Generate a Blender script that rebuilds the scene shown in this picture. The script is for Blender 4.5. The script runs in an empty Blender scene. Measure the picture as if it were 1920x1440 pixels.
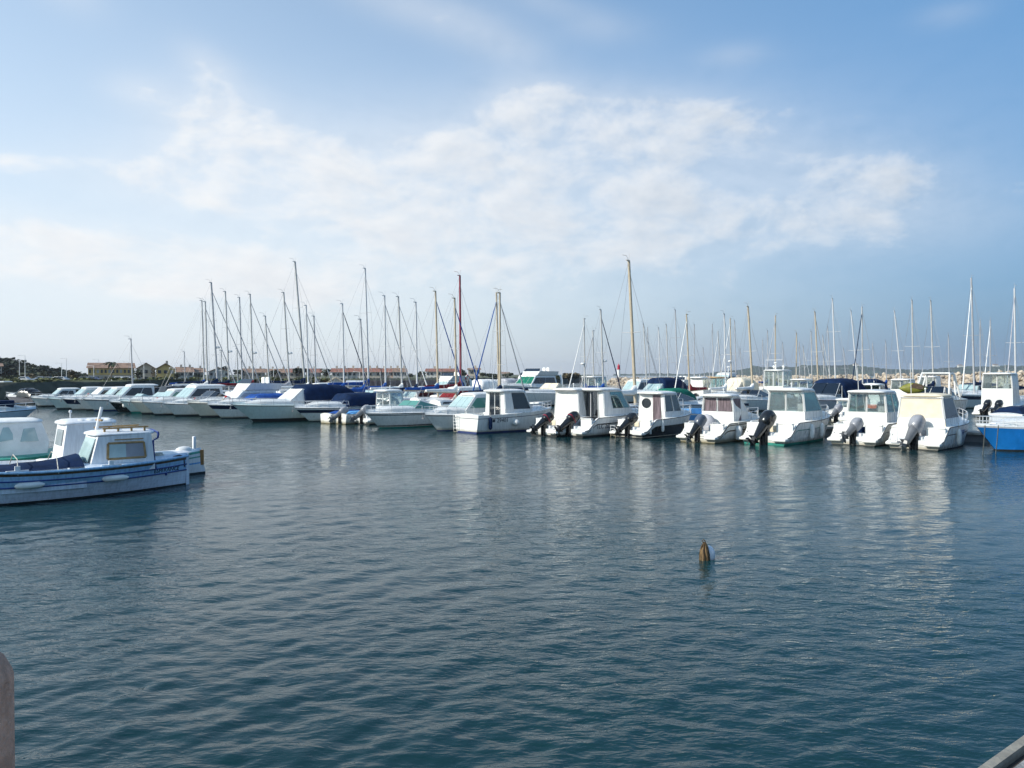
import bpy, bmesh, math, random
import numpy as np
from mathutils import Vector, Matrix
rnd = random.Random(7)
S = bpy.context.scene
COL = S.collection
R = math.radians
# ------------------------------------------------------------ camera
F = 1500.0; CAM_H = 3.3; PITCH = math.atan(18 / F)
cam = bpy.data.cameras.new('camera'); cam.sensor_width = 36; cam.lens = 36 * F / 1920
cam.clip_start = .05; cam.clip_end = 20000
camo = bpy.data.objects.new('camera', cam); COL.objects.link(camo)
camo.location = (0, 0, CAM_H); camo.rotation_euler = (math.pi / 2 - PITCH, 0, 0)
S.camera = camo
# ------------------------------------------------------------ sun, sky, exposure
SUN_EL, SUN_AZ = R(31), R(-116)
sd = Vector((math.sin(SUN_AZ) * math.cos(SUN_EL), math.cos(SUN_AZ) * math.cos(SUN_EL), math.sin(SUN_EL)))
sun = bpy.data.lights.new('sun', 'SUN'); sun.energy = 3.9; sun.angle = R(.5); sun.color = (1, .93, .82)
suno = bpy.data.objects.new('sun', sun); COL.objects.link(suno)
suno.rotation_euler = (-sd).to_track_quat('-Z', 'Y').to_euler(); suno.location = (-40, -10, 40)
S.view_settings.view_transform = 'Standard'; S.view_settings.look = 'None'
S.view_settings.exposure = 0.35; S.view_settings.gamma = 1
S.cycles.max_bounces = 8; S.cycles.transparent_max_bounces = 12
S.cycles.use_denoising = True
S.cycles.caustics_reflective = False; S.cycles.caustics_refractive = False
S.cycles.sample_clamp_indirect = 6
SKY = .1
W_ = bpy.data.worlds.new("World"); S.world = W_; W_.use_nodes = True
NT = W_.node_tree
class Nodes:
    def __init__(s, tree): s.t = tree
    def n(s, typ, **kw):
        x = s.t.nodes.new(typ)
        for k, v in kw.items(): setattr(x, k, v)
        return x
    def link(s, a, b): s.t.links.new(a, b)
    def put(s, sock, v):
        if hasattr(v, 'links') or isinstance(v, bpy.types.NodeSocket): s.link(v, sock)
        else: sock.default_value = v
    def m(s, op, a, b=None, c=None, clamp=False):
        x = s.n('ShaderNodeMath', operation=op, use_clamp=clamp)
        s.put(x.inputs[0], a)
        if b is not None: s.put(x.inputs[1], b)
        if c is not None: s.put(x.inputs[2], c)
        return x.outputs[0]
    def mix(s, fac, a, b, mode='MIX'):
        x = s.n('ShaderNodeMix', data_type='RGBA', blend_type=mode)
        s.put(x.inputs[0], fac); s.put(x.inputs[6], a); s.put(x.inputs[7], b)
        return x.outputs[2]
    def noise(s, vec, scale, detail=4, rough=.55, dist=0, dim='3D'):
        x = s.n('ShaderNodeTexNoise', noise_dimensions=dim)
        if vec is not None: s.link(vec, x.inputs['Vector'])
        x.inputs['Scale'].default_value = scale; x.inputs['Detail'].default_value = detail
        x.inputs['Roughness'].default_value = rough; x.inputs['Distortion'].default_value = dist
        return x.outputs['Fac']
    def step(s, v, a, b, lo=0., hi=1.):
        x = s.n('ShaderNodeMapRange', interpolation_type='SMOOTHSTEP')
        s.put(x.inputs[0], v)
        for i, q in ((1, a), (2, b), (3, lo), (4, hi)): x.inputs[i].default_value = q
        return x.outputs[0]
def make_sky():
    k = Nodes(NT)
    bg = NT.nodes['Background']; bg.inputs[1].default_value = SKY
    sky = k.n('ShaderNodeTexSky', sky_type='NISHITA', sun_disc=False)
    sky.sun_elevation = SUN_EL; sky.sun_rotation = SUN_AZ
    sky.air_density = 1.0; sky.dust_density = 1.6; sky.ozone_density = 1.6; sky.altitude = 0
    tc = k.n('ShaderNodeTexCoord'); sx = k.n('ShaderNodeSeparateXYZ'); k.link(tc.outputs['Generated'], sx.inputs[0])
    az = k.m('ARCTAN2', sx.outputs[0], sx.outputs[1]); el = k.m('ARCSINE', sx.outputs[2])
    cv = k.n('ShaderNodeCombineXYZ'); k.link(k.m('MULTIPLY', az, 7.), cv.inputs[0]); k.link(k.m('MULTIPLY', el, 13.), cv.inputs[1])
    big = k.noise(cv.outputs[0], .55, 3, .5)
    nz = k.noise(cv.outputs[0], 1.15, 10, .58, .35)
    puff = k.noise(cv.outputs[0], 2.6, 9, .62, .2)
    # the same field a little nearer the sun: where it is thinner there, the puff is lit
    sh_ = k.n('ShaderNodeVectorMath', operation='ADD'); k.link(cv.outputs[0], sh_.inputs[0]); sh_.inputs[1].default_value = (-.10, .16, 0)
    puff2 = k.noise(sh_.outputs[0], 2.6, 9, .62, .2); nz2 = k.noise(sh_.outputs[0], 1.15, 10, .58, .35)
    G = None
    # azimuth, elevation, half widths, tilt, weight of each cloud bank
    for (a, e, sa, se, tl, w) in ((-.08, .265, .27, .06, .08, .95), (-.35, .285, .07, .045, -.12, .9), (-.38, .22, .11, .028, 0., .6),
                                  (.16, .30, .13, .034, -.10, .85), (-.08, .175, .24, .05, -.1, .62), (.30, .205, .12, .045, .1, .6), (.42, .21, .10, .035, -.1, .55), (.47, .16, .14, .03, 0, .4),
                                  (.12, .22, .13, .05, 0, .62), (.02, .335, .05, .02, 0, .6), (-.36, .345, .03, .018, -.3, .55), (-.44, .31, .03, .015, 0, .45),
                                  (-.16, .435, .075, .022, -.25, .56), (-.06, .415, .06, .026, -.2, .52), (.0, .385, .05, .022, -.15, .46), (.04, .435, .05, .014, -.2, .42), (.11, .405, .05, .016, -.1, .42),
                                  (-.51, .40, .035, .02, -.2, .55), (.27, .365, .035, .012, 0, .42), (-.58, .135, .17, .036, -.1, .95),
                                  (-.36, .12, .18, .035, -.05, .7), (-.1, .09, .4, .05, 0, .5), (-.02, .19, .45, .10, 0, .42), (.3, .23, .25, .08, 0, .3), (-.56, .222, .04, .010, 0, .4), (.50, .375, .03, .012, 0, .35),
                                  (1.5, .3, .5, .12, 0, .6), (2.6, .35, .5, .2, 0, .7), (-1.9, .4, .5, .15, 0, .5), (.5, .85, .6, .15, 0, .35)):
        da = k.m('SUBTRACT', az, a); de = k.m('SUBTRACT', k.m('SUBTRACT', el, e), k.m('MULTIPLY', da, tl))
        q = k.m('ADD', k.m('POWER', k.m('ABSOLUTE', k.m('DIVIDE', da, sa)), 2.), k.m('POWER', k.m('ABSOLUTE', k.m('DIVIDE', de, se)), 2.))
        g = k.m('MULTIPLY', k.m('EXPONENT', k.m('MULTIPLY', q, -.8)), w)
        G = g if G is None else k.m('ADD', G, g)
    G = k.m('MINIMUM', G, 1.1)
    dens = k.m('ADD', k.m('MULTIPLY', G, .80), k.m('ADD', k.m('MULTIPLY', nz, 1.15), k.m('ADD', k.m('MULTIPLY', big, .35), k.m('MULTIPLY', puff, .5))))
    alpha = k.m('MAXIMUM', k.step(dens, 1.36, 2.10, 0., .92), k.m('MULTIPLY', G, .42))
    lift = k.m('ADD', k.m('MULTIPLY', k.m('SUBTRACT', puff, puff2), 1.2), k.m('MULTIPLY', k.m('SUBTRACT', nz, nz2), 2.0))
    shade = k.m('ADD', k.m('SUBTRACT', k.step(dens, 1.75, 2.35, 0., .75), lift), .12, clamp=True)
    right = k.step(az, -.5, .55, 0., 1.)
    lit = k.mix(right, (7.6, 7.65, 7.7, 1), (6.2, 6.55, 7.0, 1))
    core = k.mix(right, (6.3, 6.55, 6.9, 1), (3.7, 4.4, 5.25, 1))
    cc = k.mix(shade, lit, core)
    skyc = k.mix(1., sky.outputs[0], SKYTINT, 'MULTIPLY')
    skyc = k.mix(k.step(az, -.25, .65, 0., .6), skyc, (1.2, 2.75, 5.15, 1))
    # pale sea haze low in the sky, whiter towards the sun
    hz = k.m('EXPONENT', k.m('MULTIPLY', k.m('MAXIMUM', el, 0.), -5.0))
    lf = k.step(az, -.85, .65, 1., 0.)
    skyc = k.mix(k.m('MULTIPLY', k.m('ADD', .03, k.m('MULTIPLY', lf, .80)), k.m('EXPONENT', k.m('MULTIPLY', k.m('MAXIMUM', el, 0.), -1.9))), skyc, (6.9, 8.15, 9.4, 1))
    hc = k.mix(k.step(az, -.3, .66), (6.9, 7.1, 7.3, 1), (1.45, 2.15, 3.35, 1))
    skyc = k.mix(k.m('MULTIPLY', hz, .85), skyc, hc)
    k.link(k.mix(alpha, skyc, cc), bg.inputs[0])
SKYTINT = (.66, 1.2, 1.46, 1)
make_sky()
# ------------------------------------------------------------ pixel rays of the survey: where a sight line meets the water or a distance
def ray(px, py):
    f = Vector((0, math.cos(PITCH), -math.sin(PITCH))); u = Vector((0, math.sin(PITCH), math.cos(PITCH)))
    r = f + Vector(((px - 960) / F, 0, 0)) + u * ((720 - py) / F)
    return r / r.y
def P3(px, py, d): return Vector((0, 0, CAM_H)) + ray(px, py) * d
def W(px, py, z=0.):
    r = ray(px, py); return Vector((0, 0, CAM_H)) + r * ((z - CAM_H) / r.z)
def row_depth(px, c): return c / (1 + .72 * (px - 960) / F)
# ------------------------------------------------------------ materials
MATS = {}
def principled(name):
    m = bpy.data.materials.new(name); m.use_nodes = True
    return m, Nodes(m.node_tree), m.node_tree.nodes['Principled BSDF']
def mat(name, col, rough=.45, grime=0., planks=0., metal=0., var=.08, scale=2.5, bump=0., bscale=30., coat=0., streak=False, spec=.5):
    if name in MATS: return MATS[name]
    m, k, b = principled(name)
    tc = k.n('ShaderNodeTexCoord')
    vec = tc.outputs['Object']
    if streak:
        mp = k.n('ShaderNodeMapping'); k.link(vec, mp.inputs[0]); mp.inputs['Scale'].default_value = (6, 6, .7); vec2 = mp.outputs[0]
    else: vec2 = vec
    c = (*col, 1)
    if var:
        f = k.noise(vec2, scale, 6, .6)
        lo = tuple(x * (1 - 2.0 * var) for x in col) + (1,); hi = tuple(min(x * (1 + var), .95) for x in col) + (1,)
        base = k.mix(k.step(f, .3, .65), lo, hi)
        if grime or planks:
            sp = k.n('ShaderNodeSeparateXYZ'); k.link(tc.outputs['Object'], sp.inputs[0]); z = sp.outputs[2]
        if grime:      # brown weed line just above the water, with a few streaks below the deck edge
            g = k.m('MULTIPLY', k.step(k.m('ADD', z, k.m('MULTIPLY', k.noise(vec, 3.5, 5, .6), -.22)), -.06, .16, 1., 0.), grime)
            base = k.mix(g, base, (.30, .26, .17, 1))
            mp3 = k.n('ShaderNodeMapping'); k.link(vec, mp3.inputs[0]); mp3.inputs['Scale'].default_value = (3.2, 3.2, .22)
            st = k.m('MULTIPLY', k.step(k.noise(mp3.outputs[0], 1.6, 5, .6), .56, .74), grime * .38); base = k.mix(st, base, (.42, .38, .30, 1))
        if planks:
            q = k.m('FRACT', k.m('DIVIDE', z, planks)); base = k.mix(k.m('MULTIPLY', k.m('ADD', k.step(q, .0, .09, 1., 0.), k.step(q, .93, 1., 0., 1.)), .3), base, tuple(x * .35 for x in col) + (1,))
            ch = k.step(k.noise(vec, 9, 6, .7), .62, .72); base = k.mix(k.m('MULTIPLY', ch, .45), base, (.42, .40, .36, 1))
        k.link(base, b.inputs['Base Color'])
        k.link(k.m('ADD', rough - .08, k.m('MULTIPLY', f, .16)), b.inputs['Roughness'])
    else:
        b.inputs['Base Color'].default_value = c; b.inputs['Roughness'].default_value = rough
    b.inputs['Metallic'].default_value = metal; b.inputs['Coat Weight'].default_value = coat
    b.inputs['Specular IOR Level'].default_value = spec
    if bump:
        bp = k.n('ShaderNodeBump'); bp.inputs['Strength'].default_value = bump; bp.inputs['Distance'].default_value = .05
        k.link(k.noise(vec, bscale, 6, .6), bp.inputs['Height']); k.link(bp.outputs[0], b.inputs['Normal'])
    MATS[name] = m; return m
def glass(name, tint, gloss=.18):
    if name in MATS: return MATS[name]
    m = bpy.data.materials.new(name); m.use_nodes = True; k = Nodes(m.node_tree); m.node_tree.nodes.clear()
    out = k.n('ShaderNodeOutputMaterial'); t = k.n('ShaderNodeBsdfTransparent'); t.inputs[0].default_value = (*tint, 1)
    g = k.n('ShaderNodeBsdfGlossy'); g.inputs['Roughness'].default_value = .03; g.inputs[0].default_value = (.95, .97, 1, 1)
    d = k.n('ShaderNodeBsdfDiffuse'); d.inputs[0].default_value = tuple(x * .5 for x in tint) + (1,)
    lw = k.n('ShaderNodeLayerWeight'); lw.inputs[0].default_value = .35
    a = k.n('ShaderNodeMixShader'); a.inputs[0].default_value = .07; k.link(t.outputs[0], a.inputs[1]); k.link(d.outputs[0], a.inputs[2])
    x = k.n('ShaderNodeMixShader'); k.link(k.m('ADD', gloss * .4, k.m('MULTIPLY', lw.outputs[0], gloss * 2)), x.inputs[0])
    k.link(a.outputs[0], x.inputs[1]); k.link(g.outputs[0], x.inputs[2]); k.link(x.outputs[0], out.inputs[0])
    MATS[name] = m; return m
# ------------------------------------------------------------ mesh builder
class MB:
    def __init__(s): s.v = []; s.f = []; s.mi = []
    def add(s, vs, fs, mi=0):
        o = len(s.v); s.v += [tuple(x) for x in vs]
        for i, f in enumerate(fs):
            s.f.append([o + j for j in f]); s.mi.append(mi[i] if isinstance(mi, list) else mi)
        return s
    def box(s, c, sz, mi=0, rot=None):
        hx, hy, hz = sz[0] / 2, sz[1] / 2, sz[2] / 2
        vs = [Vector((a * hx, b * hy, d * hz)) for d in (-1, 1) for a, b in ((-1, -1), (1, -1), (1, 1), (-1, 1))]
        if rot is not None: vs = [rot @ v for v in vs]
        c = Vector(c)
        return s.add([v + c for v in vs], [(3, 2, 1, 0), (4, 5, 6, 7), (0, 1, 5, 4), (1, 2, 6, 5), (2, 3, 7, 6), (3, 0, 4, 7)], mi)
    def rbox(s, c, sz, r=.05, mi=0, seg=2, rot=None):
        bm = bmesh.new(); bmesh.ops.create_cube(bm, size=1)
        bmesh.ops.scale(bm, vec=sz, verts=bm.verts)
        bmesh.ops.bevel(bm, geom=bm.edges[:], offset=min(r, min(sz) * .48), segments=seg, affect='EDGES', profile=.5)
        bm.verts.index_update(); c = Vector(c)
        vs = [(rot @ v.co if rot is not None else v.co) + c for v in bm.verts]; fs = [[v.index for v in f.verts] for f in bm.faces]; bm.free()
        return s.add(vs, fs, mi)
    def loft(s, rings, closed=True, caps=(True, True), mi=0):
        n = len(rings[0]); o = len(s.v)
        for r in rings: s.v += [tuple(p) for p in r]
        m = n if closed else n - 1
        for i in range(len(rings) - 1):
            for j in range(m):
                a = o + i * n + j; b = o + i * n + (j + 1) % n
                s.f.append([a, b, b + n, a + n]); s.mi.append(mi[j] if isinstance(mi, list) else mi)
        m0 = mi[0] if isinstance(mi, list) else mi
        if caps[0]: s.f.append([o + j for j in range(n)][::-1]); s.mi.append(m0)
        if caps[1]: s.f.append([o + (len(rings) - 1) * n + j for j in range(n)]); s.mi.append(m0)
        return s
    def tube(s, pts, r=.02, seg=6, mi=0, r2=None):
        pts = [Vector(p) for p in pts]; rings = []
        for i, p in enumerate(pts):
            t = (pts[min(i + 1, len(pts) - 1)] - pts[max(i - 1, 0)]).normalized()
            a = t.cross(Vector((0, 0, 1)));
            if a.length < 1e-3: a = t.cross(Vector((0, 1, 0)))
            a.normalize(); b = t.cross(a)
            q = r if r2 is None else r + (r2 - r) * i / max(1, len(pts) - 1)
            rings.append([p + a * (q * math.cos(x)) + b * (q * math.sin(x)) for x in [2 * math.pi * j / seg for j in range(seg)]])
        return s.loft(rings, True, (True, True), mi)
    def lathe(s, prof, c=(0, 0, 0), seg=16, mi=0, axis=None):
        c = Vector(c); q = Matrix.Identity(3) if axis is None else Vector(axis).normalized().to_track_quat('Z', 'Y').to_matrix()
        return s.loft([[c + q @ Vector((r * math.cos(2 * math.pi * j / seg), r * math.sin(2 * math.pi * j / seg), z)) for j in range(seg)] for r, z in prof], True, (True, True), mi)
    def ball(s, c, r, seg=10, mi=0, sq=(1, 1, 1)):
        n = 6; c = Vector(c)
        return s.loft([[c + Vector((sq[0] * r * math.sin(a) * math.cos(2 * math.pi * j / seg), sq[1] * r * math.sin(a) * math.sin(2 * math.pi * j / seg), -sq[2] * r * math.cos(a))) for j in range(seg)]
                       for a in [max(.02, min(math.pi - .02, math.pi * i / n)) for i in range(n + 1)]], True, (True, True), mi)
    def torus(s, c, R_, r, ax=(1, 0, 0), seg=18, mi=0, mi2=None):
        q = Vector(ax).normalized().to_track_quat('Z', 'Y').to_matrix(); c = Vector(c); o = len(s.v); k = 6
        for i in range(seg):
            a = 2 * math.pi * i / seg
            for j in range(k):
                b = 2 * math.pi * j / k
                s.v.append(tuple(c + q @ Vector(((R_ + r * math.cos(b)) * math.cos(a), (R_ + r * math.cos(b)) * math.sin(a), r * math.sin(b)))))
        for i in range(seg):
            for j in range(k):
                s.f.append([o + i * k + j, o + ((i + 1) % seg) * k + j, o + ((i + 1) % seg) * k + (j + 1) % k, o + i * k + (j + 1) % k])
                s.mi.append(mi2 if (mi2 is not None and (i * 4 // seg * 1.0 != (i + 3) * 4 // seg)) else mi)
        return s
    def panel(s, pts, t=.015, mi=0):
        pts = [Vector(p) for p in pts]; n = Vector((0, 0, 0)); m = len(pts)
        for i in range(m): n += pts[i].cross(pts[(i + 1) % m])
        n.normalize(); vs = [p + n * t for p in pts] + [p - n * t for p in pts]
        fs = [list(range(m)), list(range(2 * m - 1, m - 1, -1))] + [[i, m + i, m + (i + 1) % m, (i + 1) % m] for i in range(m)]
        return s.add(vs, fs, mi)
    def build(s, name, mats, parent=None, smooth=35):
        me = bpy.data.meshes.new(name); me.from_pydata(s.v, [], s.f)
        for m in (mats if isinstance(mats, (list, tuple)) else [mats]): me.materials.append(m)
        me.polygons.foreach_set('material_index', s.mi)
        bm = bmesh.new(); bm.from_mesh(me); bmesh.ops.recalc_face_normals(bm, faces=bm.faces[:]); bm.to_mesh(me); bm.free()
        if smooth:
            me.polygons.foreach_set('use_smooth', [True] * len(me.polygons)); me.set_sharp_from_angle(angle=R(smooth))
        me.update()
        o = bpy.data.objects.new(name, me); COL.objects.link(o)
        if parent is not None: o.parent = parent
        return o
def tag(o, label=None, cat=None, group=None, kind=None):
    for k, v in (('label', label), ('category', cat), ('group', group), ('kind', kind)):
        if v: o[k] = v
    return o
def thing(name, label, cat, loc, rz=0., group=None):
    o = bpy.data.objects.new(name, None); COL.objects.link(o); o.empty_display_size = .3
    o.location = loc; o.rotation_euler = (0, 0, rz); return tag(o, label, cat, group)
def writing(txt, size, parent, loc, rot, m, ext=.004, name='lettering'):
    cu = bpy.data.curves.new(name, 'FONT'); cu.body = txt; cu.size = size; cu.extrude = ext; cu.resolution_u = 2
    t = bpy.data.objects.new(name, cu); COL.objects.link(t)
    bpy.context.view_layer.update()
    me = bpy.data.meshes.new_from_object(t.evaluated_get(bpy.context.evaluated_depsgraph_get()))
    bpy.data.objects.remove(t); me.materials.clear(); me.materials.append(m)
    o = bpy.data.objects.new(name, me); COL.objects.link(o); o.parent = parent; o.location = loc; o.rotation_euler = rot
    return o
WHITE = mat('gelcoat', (.73, .73, .71), .28, grime=.75, var=.022, scale=1.5, streak=True)
IVORY = mat('ivory hull gelcoat', (.70, .66, .56), .3, grime=.8, var=.04, scale=1.5, streak=True)
MINT = mat('greenish white hull gelcoat', (.58, .67, .64), .3, grime=.7, var=.04, scale=1.5, streak=True)
WHITE2 = mat('aged gelcoat', (.72, .71, .66), .4, grime=.9, var=.06, scale=1.5, streak=True)
CREAM = mat('cream canvas', (.74, .65, .50), .9, spec=.15, var=.05, bump=.25, bscale=6)
GREYW = mat('grey white deck', (.66, .67, .67), .5, var=.08)
BLACK = mat('black paint', (.012, .012, .014), .22, var=.1)
RUBBER = mat('black rubber', (.02, .02, .022), .6)
NAVY = mat('navy gelcoat', (.012, .018, .05), .2)
NAVYC = mat('navy canvas', (.006, .020, .062), .9, spec=.15, var=.15, bump=.35, bscale=7)
BLUEC = mat('blue canvas', (.018, .075, .29), .9, spec=.15, var=.15, bump=.35, bscale=7)
GREENC = mat('green canvas', (.012, .15, .10), .9, spec=.15, var=.15, bump=.3, bscale=7)
TEALC = mat('teal canvas', (.02, .26, .24), .9, spec=.15, var=.12, bump=.3, bscale=7)
TANC = mat('tan canvas', (.52, .36, .2), .9, spec=.15, var=.12, bump=.3, bscale=7)
REDC = mat('dark red canvas', (.18, .02, .025), .9, spec=.15, var=.15, bump=.3, bscale=7)
ORANGEC = mat('orange canvas', (.75, .14, .04), .8, var=.1, bump=.3, bscale=7)
WHITEC = mat('white canvas', (.82, .81, .78), .9, spec=.15, var=.05, bump=.3, bscale=6)
GREYC = mat('grey canvas', (.42, .42, .45), .9, spec=.15, var=.1, bump=.3, bscale=7)
SKYC = mat('light blue tarpaulin', (.12, .38, .72), .6, var=.12, bump=.4, bscale=7)
STEEL = mat('stainless steel', (.62, .63, .64), .22, 1., var=.05)
ALU = mat('anodised mast', (.42, .42, .41), .4, .55, var=.06)
ALUD = mat('grey mast', (.36, .37, .39), .42, .5, var=.06)
ALUW = mat('white mast', (.52, .53, .54), .38, 0, var=.04)
GOLD = mat('golden mast', (.44, .37, .27), .42, .35, var=.06)
REDM = mat('dark red mast', (.22, .015, .03), .35, 0, var=.08)
WOOD = mat('varnished wood', (.36, .17, .05), .4, var=.2, scale=6, streak=True)
YWOOD = mat('yellow varnished wood', (.38, .23, .09), .4, var=.15, scale=6)
DKWOOD = mat('dark wood', (.09, .06, .035), .6, var=.25, scale=8)
ANTI = mat('dark antifouling', (.015, .018, .02), .7, var=.2)
ANTIG = mat('green antifouling', (.01, .22, .17), .6, var=.15)
ANTIB = mat('blue antifouling', (.015, .03, .12), .6, var=.15)
SLIME = mat('weedy antifouling', (.10, .085, .04), .8, var=.3)
RED = mat('red plastic', (.62, .04, .035), .4, var=.1)
ORANGE = mat('orange plastic', (.85, .22, .02), .4, var=.1)
WIRE = mat('steel wire', (.25, .26, .28), .4, .6, var=0)
FENDER = mat('white fender vinyl', (.76, .76, .73), .4, var=.1)
ENGBLK = mat('black engine cowling', (.012, .012, .013), .16, var=.1, coat=.4)
ENGGRY = mat('grey blue engine cowling', (.09, .11, .15), .25, .2, var=.1)
ENGSIL = mat('silver engine cowling', (.27, .28, .31), .28, .5, var=.1)
ENGMET = mat('engine leg', (.15, .155, .165), .35, .6, var=.15)
CURT = mat('brown curtain', (.15, .115, .13), .9, var=.3, scale=2.2, streak=True)
CURTG = mat('grey curtain', (.20, .25, .26), .8, var=.25, scale=12)
DGLASS = mat('dark tinted glass', (.012, .016, .022), .05, var=0, spec=.8)
GGLASS = mat('green tinted glass', (.09, .26, .22), .05, var=0, spec=.8)
LGLASS = mat('pale reflecting glass', (.38, .50, .50), .06, var=.06, spec=.9)
CLEAR = glass('clear cabin glass', (.90, .95, .94), .16)
TEALG = glass('teal cabin glass', (.42, .66, .64), .3)
SMOKE = glass('smoked cabin glass', (.10, .12, .15), .3)
LETTER = mat('dark lettering', (.03, .035, .05), .5, var=0)
LETTERB = mat('blue lettering', (.05, .13, .3), .5, var=0)
ROPE = mat('pale rope', (.55, .52, .45), .9, var=.15, scale=20)
# ------------------------------------------------------------ water
def make_water():
    rr = [.05, .6, 1.2]
    while rr[-1] < 3: rr.append(rr[-1] + .3)
    while rr[-1] < 130: rr.append(rr[-1] * 1.0062)
    while rr[-1] < 4300: rr.append(rr[-1] * 1.16)
    rr = np.array(rr)
    a = [-.78]
    while a[-1] < .78: a.append(a[-1] + .0027)
    a = np.array(a); b = np.linspace(.78, 2 * math.pi - .78, 120)[1:-1]
    ang = np.concatenate([a, b]); n = len(ang); m = len(rr)
    A, Rr = np.meshgrid(ang, rr)
    X = Rr * np.sin(A); Y = Rr * np.cos(A)
    Z = np.zeros_like(X); g = np.random.default_rng(3)
    sp = np.maximum(Rr * .0062, .02)                      # spacing of the grid rings: no wave shorter than it can carry
    for i in range(150):
        t = g.random(); lam = .15 * (1.5 / .15) ** t
        base = (R(118), R(152), R(68))[int(g.choice(3, p=(.45, .25, .30)))] + g.normal(0, .2)
        kk = 2 * math.pi / lam
        amp = .00205 * lam ** .58 * (1 if lam < .7 else .7 / lam) * g.uniform(.6, 1.4)
        fade = np.clip((lam / sp - 2.4) / 2.5, 0, 1)
        # slow patches: each train comes and goes across the basin
        env = .55 + .45 * np.sin(X * g.uniform(.03, .35) + Y * g.uniform(.03, .35) + g.uniform(0, 6.3))
        Z += amp * fade * env * np.sin(kk * (X * math.cos(base) + Y * math.sin(base)) + g.uniform(0, 6.3))
    Z *= np.clip(1.25 - Rr / 300, 0, 1)
    v = np.stack([X, Y, Z], -1).reshape(-1, 3)
    i = np.arange(m - 1)[:, None] * n; j = np.arange(n)[None]; j2 = (j + 1) % n
    f = np.stack([i + j, i + j2, i + n + j2, i + n + j], -1).reshape(-1, 4)
    me = bpy.data.meshes.new('water'); me.vertices.add(len(v)); me.vertices.foreach_set('co', v.ravel().astype(np.float32))
    me.loops.add(f.size); me.loops.foreach_set('vertex_index', f.ravel().astype(np.int32))
    me.polygons.add(len(f)); me.polygons.foreach_set('loop_start', np.arange(0, f.size, 4, dtype=np.int32))
    me.polygons.foreach_set('use_smooth', np.ones(len(f), bool)); me.update(); me.validate()
    if me.polygons[0].normal.z < 0: me.flip_normals()
    mt, k, bs = principled('harbour water')
    bs.inputs['Roughness'].default_value = .045; bs.inputs['IOR'].default_value = 1.333; bs.inputs['Specular IOR Level'].default_value = .47
    geo = k.n('ShaderNodeNewGeometry')
    dp = k.noise(geo.outputs['Position'], .05, 3, .5)
    k.link(k.mix(k.step(dp, .3, .7), (.004, .028, .034, 1), (.006, .041, .046, 1)), bs.inputs['Base Color'])
    mp = k.n('ShaderNodeMapping'); k.link(geo.outputs['Position'], mp.inputs[0]); mp.inputs['Rotation'].default_value = (0, 0, R(-28)); mp.inputs['Scale'].default_value = (.55, 1.2, 1)
    mp2 = k.n('ShaderNodeMapping'); k.link(geo.outputs['Position'], mp2.inputs[0]); mp2.inputs['Rotation'].default_value = (0, 0, R(25)); mp2.inputs['Scale'].default_value = (.6, 1.3, 1)
    h = k.m('ADD', k.m('MULTIPLY', k.noise(mp.outputs[0], 5.5, 3, .55, .4), 1.0), k.m('MULTIPLY', k.noise(mp2.outputs[0], 2.4, 3, .5, .3), 1.2))
    h = k.m('ADD', h, k.m('MULTIPLY', k.noise(mp.outputs[0], 15, 2, .5), .3))
    gust = k.step(k.noise(geo.outputs['Position'], .09, 3, .5), .32, .68, .25, .95)
    bp = k.n('ShaderNodeBump'); k.link(gust, bp.inputs['Strength']); bp.inputs['Distance'].default_value = .035
    k.link(h, bp.inputs['Height']); k.link(bp.outputs[0], bs.inputs['Normal'])
    me.materials.append(mt)
    o = bpy.data.objects.new('water', me); COL.objects.link(o); tag(o, kind='structure')
make_water()
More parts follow.
